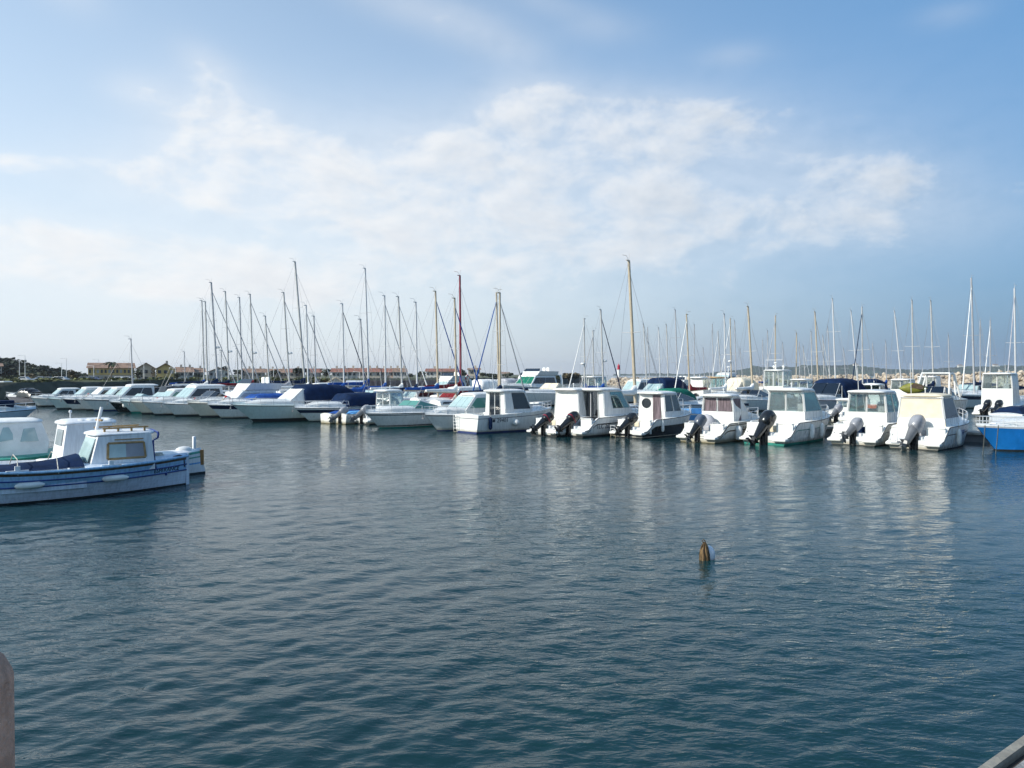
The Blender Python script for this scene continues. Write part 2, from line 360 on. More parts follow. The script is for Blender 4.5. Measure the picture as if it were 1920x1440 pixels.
# ------------------------------------------------------------ the quay the photographer stands on
def make_quay():
    conc = mat('grey quay concrete', (.30, .295, .285), .85, var=.22, scale=5, bump=.5, bscale=40)
    kerb = mat('pale kerb stone', (.27, .25, .21), .8, var=.12, scale=6, bump=.3, bscale=30)
    dark = mat('dark joint', (.045, .035, .03), .8)
    a = W(1840, 1440, 1.6); b = W(1920, 1383, 1.6); u = (b - a).normalized(); nn = Vector((u.y, -u.x, 0))
    p0 = a - u * 1.35; p1 = a + u * 40
    o0 = nn * .04; o1 = nn * .085
    m = MB()
    # pavement sheet, its walls down into the water
    q = [p0 + o1, p1 + o1, p1 + o1 + nn * 30, Vector((30, -25, 1.6)), Vector((-25, -25, 1.6)), Vector((-25, p0.y - .2, 1.6)), Vector((p0.x, p0.y - .2, 1.6))]
    top = [Vector((x.x, x.y, 1.6)) for x in q]; bot = [Vector((x.x, x.y, -2.)) for x in q]
    n = len(q); m.add(top + bot, [list(range(n))] + [[i, (i + 1) % n, n + (i + 1) % n, n + i] for i in range(n)])
    tag(m.build('quay', conc, smooth=0), kind='structure')
    m = MB(); h = Vector((0, 0, .012))
    for (s0, s1, z, mi) in ((0, .040, .012, 0), (.041, .084, -.03, 1)):
        aa, bb, cc, dd = p0 + nn * s0, p1 + nn * s0, p1 + nn * s1, p0 + nn * s1
        t = [Vector((x.x, x.y, 1.6 + z)) for x in (aa, bb, cc, dd)]; l = [Vector((x.x, x.y, -2)) for x in (aa, bb, cc, dd)]
        m.add(t + l, [(0, 1, 2, 3)] + [(i, (i + 1) % 4, 4 + (i + 1) % 4, 4 + i) for i in range(4)], mi)
    tag(m.build('kerb', [kerb, dark], smooth=0), kind='structure')
    # stone post at the left, its cap rounded
    e = P3(26, 1400, 2.1)
    stone = mat('pinkish stone post', (.60, .36, .26), .9, var=.14, scale=14, bump=.6, bscale=60)
    r = .17; zt = P3(24, 1285, 2.1).z; z1 = P3(0, 1225, 2.1).z
    m = MB(); m.lathe([(r + .004, 1.6), (r + .002, 1.7), (r, zt - .004), (r - .004, zt + .012), (r - .02, zt + .045), (r - .05, zt + .075), (r - .09, zt + .098), (.04, zt + .112), (.01, zt + .114)], (0, 0, 0), 40)
    t = thing('mooring_post', 'round topped pinkish stone post at the lower left corner of the quay', 'post', (e.x - r - .028, 2.1, 0)); m.build('post', stone, t, 40)
make_quay()
SMOKE_SOLID = mat('smoked hatch acrylic', (.05, .055, .06), .1, var=0)
# ------------------------------------------------------------ boat builders: x runs from stern (0) to bow (L), z = 0 is the water
def sstep(x, a, b):
    t = max(0., min(1., (x - a) / (b - a))); return t * t * (3 - 2 * t)
class Shape: pass
def hull(par, L, B, hs, hb, mats, levels=(-.08, .55, .62, .86, 1.), rows=(1, 0, 0, 0, 0), draft=.3, rake=.8, bs=.88, wl=.84, drop=None,
         cock=None, fine=2.0, tm=.42, dbl=False, cam=.1, deck=None, name='hull', sheer=1.8, sink=0.):
    """levels: negative = height above water, positive = share of the freeboard; rows: material of each band from the bottom up"""
    deck = 0 if deck is None else deck
    ts = [i / 26 for i in range(27)] + [.985]
    if cock:
        for q in cock[:2]: ts += [q / L - 1e-4, q / L + 1e-4]
    if drop:
        ts += [(drop[1] + (drop[2] - drop[1]) * i / 7) / L for i in range(8)]
    ts = sorted(t for t in set(ts) if 0 <= t <= 1)
    sh = Shape(); sh.L = L; sh.B = B
    def half(t):
        if dbl:
            s = 2 * t - 1
            return max(.02, B / 2 * (1 - abs(s) ** (2.3 if s > 0 else 2.6)))
        if t < tm: return B / 2 * (bs + (1 - bs) * math.sin(math.pi / 2 * t / tm))
        return max(.02, B / 2 * (1 - ((t - tm) / (1 - tm)) ** fine))
    def height(t):
        if dbl: h = hs + (hb - hs) * max(0, (2 * t - 1)) ** 2 + (hs * .35) * max(0, (1 - 2 * t)) ** 2
        else: h = hs + (hb - hs) * t ** sheer
        if drop: h = drop[0] + (h - drop[0]) * sstep(t * L, drop[1], drop[2])
        return h - sink
    def wide(t, z):
        h = max(height(t), .05); q = max(0, min(1, z / h)); w = wl * (1 - .5 * t ** 4)
        return half(t) * (w + (1 - w) * q ** .75)
    def shift(t, z):
        q = max(0, min(1, z / max(height(t), .05)))
        x = t * L - rake * (1 - q) * t ** 5
        if dbl: x += .12 * rake * (1 - q) * (1 - t) ** 6
        return x
    sh.half, sh.height, sh.wide, sh.shift = half, height, wide, shift
    rings = []
    for t in ts:
        h = height(t); b = half(t); zz = []
        for l in levels: zz.append(-l if l < 0 else l * h)
        pr = [(shift(t, 0), .0, -draft * (1 - t ** 4)), (shift(t, 0), wide(t, 0) * .93, -.10)]
        for z in zz: z = min(z, h); pr.append((shift(t, z), wide(t, z), z))
        x = t * L; inc = cock and cock[0] <= t * L <= cock[1]
        if inc: pr += [(x, max(.01, b - .09), h + .004), (x, max(.008, b - .12), cock[2]), (x, 0, cock[2])]
        else: pr += [(x, b * .9, h + cam * .18), (x, b * .5, h + cam * .8), (x, 0, h + cam)]
        rings.append([(p[0], p[1], p[2]) for p in pr] + [(p[0], -p[1], p[2]) for p in pr[::-1]])
    m = len(levels); np_ = m + 5
    rm = [rows[0]] + [rows[0]] + list(rows[1:m]) + [deck] * 3
    rm = (rm + [deck] * np_)[:np_ - 1]
    mi = rm + [deck] + rm[::-1] + [rows[0]]
    mb = MB(); mb.loft(rings, True, (False, False), mi)
    n = len(rings[0]); o = 0
    for i in range(np_ - 1):                                   # transom, banded like the sides
        mb.f.append([o + i, o + i + 1, o + n - 2 - i, o + n - 1 - i]); mb.mi.append(rm[i])
    sh.obj = mb.build(name, mats, par, 40)
    return sh
def prism(par, name, poly, w, mats, inset=None, mi=0, smooth=40, y0=0.):
    """side outline (x, z) given half widths w(z): cabins, canopies, covers"""
    mb = MB(); n = len(poly)
    mb.add([(x, y0 + w(z), z) for x, z in poly] + [(x, y0 - w(z), z) for x, z in poly],
           [list(range(n)), list(range(2 * n - 1, n - 1, -1))] + [[i, n + i, n + (i + 1) % n, (i + 1) % n] for i in range(n)])
    return mb.build(name, mats, par, smooth)
def canopy_cloth(par, name, prof, zlo, wlo, wtop, m, hoops=4):
    """prof: (x, top z) from aft to forward; cloth stretched over hoops, sagging between them"""
    xs0, xs1 = prof[0][0], prof[-1][0]; n = hoops * 4; rings = []
    for i in range(n + 1):
        x = xs0 + (xs1 - xs0) * i / n; zt = prof[-1][1]
        for (xa, za), (xb, zb) in zip(prof[:-1], prof[1:]):
            if xa <= x <= xb + 1e-6: zt = za + (zb - za) * (x - xa) / max(1e-6, xb - xa); break
        sag = .06 * math.sin(math.pi * ((i % 4) / 4)) ** 2; r_ = []
        for j in range(15):
            a = math.pi * j / 14; ca, sa = math.cos(a), math.sin(a)
            y = (abs(ca) ** .55) * (1 if ca > 0 else -1); h = abs(sa) ** .5
            w = wlo + (wtop - wlo) * h; fold = .018 * math.sin(3.1 * i + 2.3 * j) * h
            z = zlo + (zt - zlo) * h - sag * h + fold
            if j in (0, 14): z += .07 * math.sin(math.pi * ((i % 4) / 4))
            r_.append((x + .02 * math.sin(j * 1.7), y * w - (.03 * math.sin(i * 2.2) if 2 < j < 12 else 0), z))
        rings.append(r_)
    mb = MB(); mb.loft(rings, False, (False, False)); mb.add(rings[0], [list(range(15))]); mb.add(rings[-1], [list(range(14, -1, -1))])
    return mb.build(name, m, par, 50)
def taper(z0, w0, z1, w1): return lambda z: w0 + (w1 - w0) * (z - z0) / (z1 - z0)
def side_panes(par, name, poly, w, m, t=.012, both=True, frame=None):
    for s in ((1, -1) if both else (-1,)):
        o = MB().panel([(x, s * (w(z) + .006), z) for x, z in poly], t).build(name, m, par, 0)
        if frame is not None:
            f = MB()
            for i in range(len(poly)):
                a, b = poly[i], poly[(i + 1) % len(poly)]
                f.tube([(a[0], s * (w(a[1]) + .016), a[1]), (b[0], s * (w(b[1]) + .016), b[1])], .018, 4)
            f.build('window_frame', frame, o, 0)
def front_pane(par, name, a, b, wa, wb, m, fy=(-1, 1), t=.012, off=.012, fz=(.1, .9)):
    A, Bv = Vector((a[0], 0, a[1])), Vector((b[0], 0, b[1])); d = Bv - A; n = Vector((d.z, 0, -d.x)).normalized()
    if n.x * 1 < 0: n = -n
    if off < 0: n = -n; off = -off
    pts = []
    for q, y in ((fz[0], fy[0]), (fz[0], fy[1]), (fz[1], fy[1]), (fz[1], fy[0])):
        p = A + d * q + n * off; pts.append((p.x, (wa + (wb - wa) * q) * y, p.z))
    return MB().panel(pts, t).build(name, m, par, 0)
def roof(par, x0, x1, w, z, m, name='cabin_roof', th=.09, w1=None, nose=.25, cam=.05):
    w1 = w * .9 if w1 is None else w1; out = []
    k = 7
    def outline(sc, zz, cz):
        o = []
        cx = (x0 + x1) / 2; hl = (x1 - x0) / 2
        for i in range(28):
            a = 2 * math.pi * i / 28; ca, sa = math.cos(a), math.sin(a)
            ex = abs(ca) ** .35 * (1 if ca > 0 else -1); ey = abs(sa) ** .35 * (1 if sa > 0 else -1)
            ww = w + (w1 - w) * (ex + 1) / 2
            o.append((cx + ex * (hl - (1 - sc) * .5 * hl), ey * ww * sc, zz + cz * (1 - (ey * sc) ** 2)))
        return o
    mb = MB(); mb.loft([outline(.95, z, 0), outline(1., z + th * .3, 0), outline(1., z + th * .6, 0), outline(.96, z + th, cam * .4), outline(.6, z + th + .01, cam), outline(.1, z + th + .012, cam * 1.1)])
    return mb.build(name, m, par, 50)
def rub_rail(par, sh, m=None, q=.93, r=.022):
    mb = MB(); L = sh.L
    for s in (1, -1):
        mb.tube([(sh.shift(i / 24, q * sh.height(i / 24)), s * (sh.wide(i / 24, q * sh.height(i / 24)) + .008), q * sh.height(i / 24)) for i in range(25)], r, 5)
    return mb.build('rub_rail', m or RUBBER, par, 50)
def whip(par, x, y, z, h=1.3, lean=-.12):
    MB().tube([(x, y, z), (x + lean * h, y, z + h)], .014, 4).build('whip_antenna', WHITE, par)
def trunk(par, st, m, name='coachroof'):
    rings = []
    for x, w, z0, z1 in st:
        d = z1 - z0; pr = [(w, z0), (w * .97, z0 + d * .55), (w * .86, z0 + d * .88), (w * .6, z1), (0, z1 + d * .06)]
        rings.append([(x, y, z) for y, z in pr] + [(x, -y, z) for y, z in pr[-2::-1]])
    return MB().loft(rings).build(name, m, par, 45)
def rail(par, sh, x0, h=.45, m=None, name='bow_rail', n=5, inset=.08, mid=True, r=.016, x1=None):
    L = sh.L; x1 = L - .02 if x1 is None else x1; mb = MB()
    def p(x, s, z): t = x / L; return (x, s * max(0.0, sh.half(t) - inset), sh.height(t) + z)
    xs = [x0 + (x1 - x0) * i / n for i in range(n + 1)]
    for s in (1, -1):
        mb.tube([p(x0 - .12, s, .02)] + [p(x, s, h) for x in xs] + [(x1 + .06, 0, sh.height(1) + h)], r, 5)
        if mid: mb.tube([p(x, s, h * .5) for x in xs], r * .7, 4)
        for x in xs: mb.tube([p(x, s, 0), p(x, s, h)], r * .9, 5)
    return mb.build(name, m or STEEL, par, 40)
def outboard(par, x, y, z, m, tilt=50, sc=1., steer=-12, band=None):
    """tilted up on the transom; the leg swings aft and up, the cowling forward"""
    sc *= .97; tilt += 3
    q = Matrix.Rotation(R(steer), 3, 'Z') @ Matrix.Rotation(R(tilt), 3, 'Y'); piv = Vector((x, y, z))
    def T(p): return tuple(piv + q @ (Vector(p) * sc))
    leg = MB()
    def sec(zz, ax, ay, cx): return [T((cx + ax * math.cos(2 * math.pi * j / 10), ay * math.sin(2 * math.pi * j / 10), zz)) for j in range(10)]
    leg.loft([sec(.18, .22, .16, -.16), sec(.02, .20, .15, -.17), sec(-.25, .17, .11, -.17), sec(-.5, .15, .08, -.17), sec(-.62, .14, .06, -.18), sec(-.80, .13, .04, -.17)])
    pl = [T(p) for p in ((-.42, -.12, -.56), (.0, -.1, -.56), (.0, .1, -.56), (-.42, .12, -.56))]
    leg.panel(pl, .012 * sc)
    o = leg.build('outboard_motor', ENGMET if m is ENGSIL else ENGBLK, par, 50)
    gc = MB(); gc.loft([[T((xx, r * math.cos(2 * math.pi * j / 10), -.74 + r * math.sin(2 * math.pi * j / 10))) for j in range(10)] for xx, r in ((.12, .008), (.06, .045), (-.08, .065), (-.28, .06), (-.36, .04))])
    fin = [T(p) for p in ((.02, 0, -.78), (-.26, 0, -.78), (-.22, 0, -.98), (-.06, 0, -.94))]; gc.panel(fin, .012 * sc)
    gc.build('gearcase', ENGMET if m in (ENGSIL, ENGGRY) else m, o, 50)
    pr = MB()
    for k in range(3):
        a = 2 * math.pi * k / 3 + .4
        c, s_ = math.cos(a), math.sin(a); e, g = -s_, c
        pr.panel([T((-.37, .05 * c, -.74 + .05 * s_)), T((-.35, .16 * c + .09 * e, -.74 + .16 * s_ + .09 * g)), T((-.40, .21 * c, -.74 + .21 * s_)), T((-.43, .14 * c - .07 * e, -.74 + .14 * s_ - .07 * g))], .006)
    pr.loft([[T((xx, r * math.cos(2 * math.pi * j / 8), -.74 + r * math.sin(2 * math.pi * j / 8))) for j in range(8)] for xx, r in ((-.35, .05), (-.42, .05), (-.47, .02))])
    pr.build('propeller', BLACK if m is not ENGSIL else ENGMET, o, 40)
    cw = MB()
    def rs(zz, ax, ay, cx, e=.6):
        o_ = []
        for j in range(16):
            a = 2 * math.pi * j / 16; ca, sa = math.cos(a), math.sin(a)
            o_.append(T((cx + ax * abs(ca) ** e * (1 if ca > 0 else -1), ay * abs(sa) ** e * (1 if sa > 0 else -1), zz)))
        return o_
    cw.loft([rs(.13, .2, .15, -.14), rs(.2, .26, .19, -.15), rs(.42, .29, .205, -.16), rs(.62, .27, .2, -.15), rs(.74, .22, .17, -.12), rs(.80, .12, .1, -.1)])
    c = cw.build('cowling', m, o, 50)
    if band is not None:
        b = MB(); b.loft([rs(.30, .285, .203, -.155), rs(.36, .295, .21, -.158)], True, (False, False)); b.build('cowling_stripe', band, c, 50)
    br = MB(); br.box(piv + Vector((.06 * sc, 0, -.22 * sc)), (.18 * sc, .3 * sc, .66 * sc)); br.box(piv + Vector((-.06 * sc, .1 * sc, -.3 * sc)), (.1 * sc, .05 * sc, .6 * sc)); br.box(piv + Vector((-.06 * sc, -.1 * sc, -.3 * sc)), (.1 * sc, .05 * sc, .6 * sc)); br.tube([piv + Vector((.05, -.16 * sc, 0)), piv + Vector((.05, .16 * sc, 0))], .04 * sc, 8)
    br.build('bracket', BLACK, o, 40)
    return o
def ladder(par, x, y, z0, z1, m=None, w=.3):
    mb = MB()
    for s in (-1, 1): mb.tube([(x, y + s * w / 2, z0), (x - .03, y + s * w / 2, z1)], .016, 5)
    k = max(2, int((z1 - z0) / .16))
    for i in range(k + 1): mb.tube([(x - .03 * i / k, y - w / 2, z0 + (z1 - z0) * i / k), (x - .03 * i / k, y + w / 2, z0 + (z1 - z0) * i / k)], .014, 5)
    return mb.build('boarding_ladder', m or STEEL, par, 40)
def wheelhouse(par, x0, x1, x1t, z0, zs, z1, w, wt, m=WHITE, glz=CLEAR, rear='win', side='one', over=.35, frw=.055, front=True, roofm=None, visor=.12, sideglz=None, raker=0.):
    """open framed cabin: low walls, corner posts, real panes, a roof"""
    fw = .93; sideglz = sideglz or glz
    cb = [(x0, w), (x0, -w), (x1, -w * fw), (x1, w * fw)]; b0 = [(x0 - .0, w * 1.02), (x0 - .0, -w * 1.02), (x1 + .1, -w * fw * 1.02), (x1 + .1, w * fw * 1.02)]
    ct = [(x0 + raker, wt), (x0 + raker, -wt), (x1t, -wt * fw), (x1t, wt * fw)]
    mb = MB()
    mb.loft([[(x, y, z0) for x, y in b0], [(x, y, zs) for x, y in cb]])
    A = [Vector((x, y, zs)) for x, y in cb]; Bt = [Vector((x, y, z1 + .02)) for x, y in ct]
    for i in range(4):
        d = Vector((frw * (.8 if i < 2 else -.8), frw * (-.8 if i in (0, 3) else .8), 0)) * .6
        mb.tube([A[i] + d, Bt[i] + d], frw, 4)
    def mid(i, j, q, r=frw * .8): mb.tube([A[i].lerp(A[j], q), Bt[i].lerp(Bt[j], q)], r, 4)
    if side == 'two': mid(0, 3, .52); mid(1, 2, .52)
    if side == 'back': mid(0, 3, .3); mid(1, 2, .3)
    mid(2, 3, .5, .03)
    if rear in ('win', 'curtain'): mid(0, 1, .5)
    # top beams
    for i, j in ((0, 1), (1, 2), (2, 3), (3, 0)): mb.tube([Bt[i] - Vector((0, 0, .05)), Bt[j] - Vector((0, 0, .05))], .06, 4)
    o = mb.build('cabin', m, par, 30)
    def pane(i, j, a, b, name, g, zlo=0., zhi=.95, off=0., t=.006):
        pt = []
        for q, zq in ((a, zlo), (b, zlo), (b, zhi), (a, zhi)): pt.append(A[i].lerp(A[j], q).lerp(Bt[i].lerp(Bt[j], q), zq))
        if off:
            n = (pt[1] - pt[0]).cross(pt[3] - pt[0]).normalized() * off; pt = [p + n for p in pt]
        return MB().panel(pt, t).build(name, g, par, 0)
    for i, j in ((0, 3), (1, 2)):
        if side == 'two': pane(i, j, .05, .49, 'side_window', sideglz); pane(i, j, .55, .95, 'side_window', sideglz)
        elif side == 'back':
            pane(i, j, .0, .3, 'side_wall', m); pane(i, j, .33, .95, 'side_window', sideglz)
        elif side == 'wall': pane(i, j, .0, 1., 'side_wall', m, 0, 1)
        else: pane(i, j, .05, .95, 'side_window', sideglz)
    pane(2, 3, .04, .48, 'windscreen', glz); pane(2, 3, .52, .96, 'windscreen', glz)
    if rear == 'win': pane(0, 1, .06, .47, 'rear_window', glz); pane(0, 1, .53, .94, 'rear_window', glz)
    elif rear == 'curtain': pane(0, 1, .08, .46, 'rear_window', CURT); pane(0, 1, .52, .94, 'rear_window', CURT)
    elif rear in ('white', 'cream'):
        pane(0, 1, .0, 1., 'rear_cover', WHITEC if rear == 'white' else CREAM, -(zs - z0) / (z1 - zs), 1., -.02, .01)
    elif rear == 'door':
        lo = -(zs - z0) / (z1 - zs) + .06
        pane(0, 1, .0, .2, 'rear_wall', m, 0, 1); pane(0, 1, .8, 1., 'rear_wall', m, 0, 1)
        for a, b in ((.2, .48), (.52, .8)):
            d = pane(0, 1, a, b, 'door', SMOKE if glz is not CLEAR else DGLASS, lo, .94, .02, .01)
        f = MB()
        for q in (.2, .5, .8):
            pb = A[0].lerp(A[1], q); f.tube([pb + Vector((-.03, 0, (z1 - zs) * lo)), Bt[0].lerp(Bt[1], q) + Vector((-.03, 0, -.05))], .028, 4)
        f.build('door_frame', m, par, 0)
    elif rear == 'ports':
        pane(0, 1, .0, 1., 'rear_wall', m, 0, 1., 0., .01)
        c = A[0].lerp(A[1], .3).lerp(Bt[0].lerp(Bt[1], .3), .45); k = MB(); k.loft([[(c.x + dx, c.y + .3 * math.cos(2 * math.pi * j / 20), c.z + .27 * math.sin(2 * math.pi * j / 20)) for j in range(20)] for dx in (-.03, .0)])
        k.build('rear_window', DGLASS, par, 0)
        lo = -(zs - z0) / (z1 - zs) + .06; pane(0, 1, .56, .86, 'door', CURT, lo, .92, .03, .01)
    elif rear == 'wall': pane(0, 1, .0, 1., 'rear_wall', m, 0, 1)
    ro = roof(par, x0 - over, x1t + visor, wt + .1, z1, roofm or m, w1=wt * fw + .06)
    # seat and wheel seen through the panes
    st = MB(); st.rbox((x0 + .75, -w * .45, zs + .12), (.12, .42, .55), .05); st.rbox((x0 + .85, -w * .45, zs - .1), (.4, .42, .12), .04)
    st.build('seat', GREYC, par, 40)
    wh = MB(); wh.torus((x1 - .32, -w * .45, zs + .1), .17, .015, (-1, 0, .4)); wh.rbox((x1 - .1, 0, zs + .02), (.35, w * 1.5, .12), .04); wh.build('dashboard', GREYC, par, 40)
    return o
NB = [0]
HEAD = R(46)
def put(root_fn, ax, ay): pass
def moor(name, label, cat, px, py, rz, local, group=None, d=None):
    """the local waterline point stands where the sight line (px, py) meets the water (or at depth d along it)"""
    p = W(px, py) if d is None else Vector((P3(px, 700, d).x, d, 0))
    c, s = math.cos(rz), math.sin(rz)
    return thing(name, label, cat, (p.x - (c * local[0] - s * local[1]), p.y - (s * local[0] + c * local[1]), 0), rz, group)
def on_boat(root, name, label, cat, p, group=None):
    c, s = math.cos(root.rotation_euler.z), math.sin(root.rotation_euler.z)
    return thing(name, label, cat, (root.location.x + c * p[0] - s * p[1], root.location.y + s * p[0] + c * p[1], p[2]), root.rotation_euler.z, group)
def fender(root, p, label, m=None, r=.11, l=.55, lay=False, g='fenders hung along the boats'):
    t = on_boat(root, 'fender', label, 'fender', p, g)
    mb = MB(); mb.lathe([(.02, -l / 2 - .05), (r * .6, -l / 2 - .02), (r, -l / 2 + .06), (r, l / 2 - .06), (r * .6, l / 2 + .02), (.03, l / 2 + .07)], (0, 0, 0), 12, 0, (1, 0, 0) if lay else None)
    mb.build('fender_body', m or FENDER, t, 50)
    if not lay: MB().tube([(0, 0, l / 2), (0, .03, l / 2 + .35)], .012, 5).build('fender_rope', ROPE, t)
    return t
def lifebuoy(root, p, label, r=.28, ax=(0, 1, 0), m=RED):
    t = on_boat(root, 'lifebuoy', label, 'lifebuoy', p, 'red lifebuoys on the boats')
    MB().torus((0, 0, 0), r, r * .26, ax, 20, 0, 1).build('ring', [m, WHITE], t, 60)
def pilot_boat(label, px, py, L=6.2, B=2.35, rz=None, hs=.82, hb=1.15, hm=(WHITE, ANTI, WHITE), cab=(2.0, 3.9, 3.5), zr=(1.15, 2.25), eng=ENGBLK, band=None, rear='win', side='one', glz=CLEAR,
               drop=(.34, .1, 1.15), stripe=None, ey=0., tilt=52, sc=1., well=True, rail_=True, over=.35, group='pilothouse boats moored stern to', w=None, name='pilothouse_boat', steer=-12, corner=-1, extras=None, levels=None, rows=None, sideglz=None, roofm=None, steps=True, wt=None):
    rz = HEAD if rz is None else rz
    t = moor(name, label, 'motor boat', px, py, rz, (0.02, corner * B / 2 * .84, 0), group)
    levels = levels or (-.09, .62, .68, .9, 1.); rows = rows or (1, 0, 2, 0, 0)
    sh = hull(t, L, B, hs, hb, list(hm), levels, rows, rake=.75, bs=.9, drop=drop, cam=.08, cock=(.42 if drop else .3, cab[0], .30), fine=2.1)
    w = w or B / 2 * .74; z0 = sh.height(cab[0] / L) - .12
    wheelhouse(t, cab[0], cab[1], cab[2], .35, zr[0], zr[1], w, wt or w * .9, glz=glz, rear=rear, side=side, over=over, sideglz=sideglz, roofm=roofm)
    zt = zr[0] - .04
    trunk(t, [(cab[1] - .15, w * .95, .6, zt), (cab[1] + .5, w * .9, .7, zt - .02), (min(L * .83, cab[1] + 1.4), w * .62, hb - .3, hb + .16), (L * .92, w * .25, hb - .1, hb + .06)], WHITE)
    if rail_: rail(t, sh, cab[1] - .1, .42)
    # cockpit bulkhead and the two bathing steps either side of the engine well
    if drop:
        bx = .62; hb_ = hs - .06
        for sd_ in (1, -1):
            mb = MB(); yw = sh.half(bx / L) * .97 - .33; mb.rbox((bx, sd_ * (.33 + yw / 2), (hb_ + .2) / 2), (.14, yw, hb_ - .2), .05); mb.rbox((bx + .02, sd_ * (.33 + yw / 2), hb_ + .01), (.24, yw * .96, .05), .02)
            mb.build('cockpit_bulkhead', WHITE, t, 40)
        mb = MB(); mb.rbox((.42, 0, .42), (.5, .64, .3), .04); mb.build('engine_well', GREYW, t, 40)
        mb = MB(); mb.rbox((bx + .5, .0, hs * .62), (.4, B * .62, .42), .06); mb.build('stern_bench', rnd.choice((GREYC, WHITEC, CREAM, NAVYC)), t, 40)
        if steps:
            for s in (-1, 1):
                mb = MB(); mb.rbox((-.02, s * B * .32, .25), (.42, B * .26, .14), .05); mb.build('bathing_platform', WHITE, t, 40)
    if eng is not None: outboard(t, .02, ey, .62, eng, tilt, sc, steer, band)
    whip(t, cab[0] + .3, .5 if ey <= 0 else -.5, zr[1] + .05, rnd.uniform(.7, 1.5), rnd.uniform(-.25, .05))
    nl = MB(); nl.tube([(cab[0] + .6, 0, zr[1] + .05), (cab[0] + .6, 0, zr[1] + .32)], .018, 5); nl.ball((cab[0] + .6, 0, zr[1] + .35), .045, 8); nl.build('navigation_light', WHITE, t)
    ht = MB(); ht.rbox((min(L * .8, cab[1] + 1.1), 0, zt - .02), (.5, .5, .08), .03); ht.build('deck_hatch', SMOKE_SOLID, t)
    if drop: rub_rail(t, sh, RUBBER, .985, .016)
    cl = MB()
    for s in (-1, 1): cl.rbox((L * .5, s * (sh.half(.5) - .06), sh.height(.5) + .03), (.2, .04, .05), .015)
    cl.build('cleat', STEEL, t)
    return t, sh
def side_text(t, sh, txt, size, x, z, m, s=-1):
    size *= 1.45
    y = sh.wide(x / sh.L, z); y2 = sh.wide((x + size * len(txt) * .55) / sh.L, z)
    dx = size * len(txt) * .55; x0 = sh.shift(x / sh.L, z); x1 = sh.shift((x + dx) / sh.L, z)
    yt = sh.wide(x / sh.L, z + size); lean = math.atan2(yt - y, size)
    ang = math.atan2(-(y2 - y), x1 - x0)
    o = writing(txt, size, t, (x0, -y - .012, z), (0, 0, 0), m)
    o.rotation_euler = (Matrix.Rotation(ang if s < 0 else 0, 3, 'Z') @ Matrix.Rotation(R(90) + lean, 3, 'X')).to_euler()
    return o
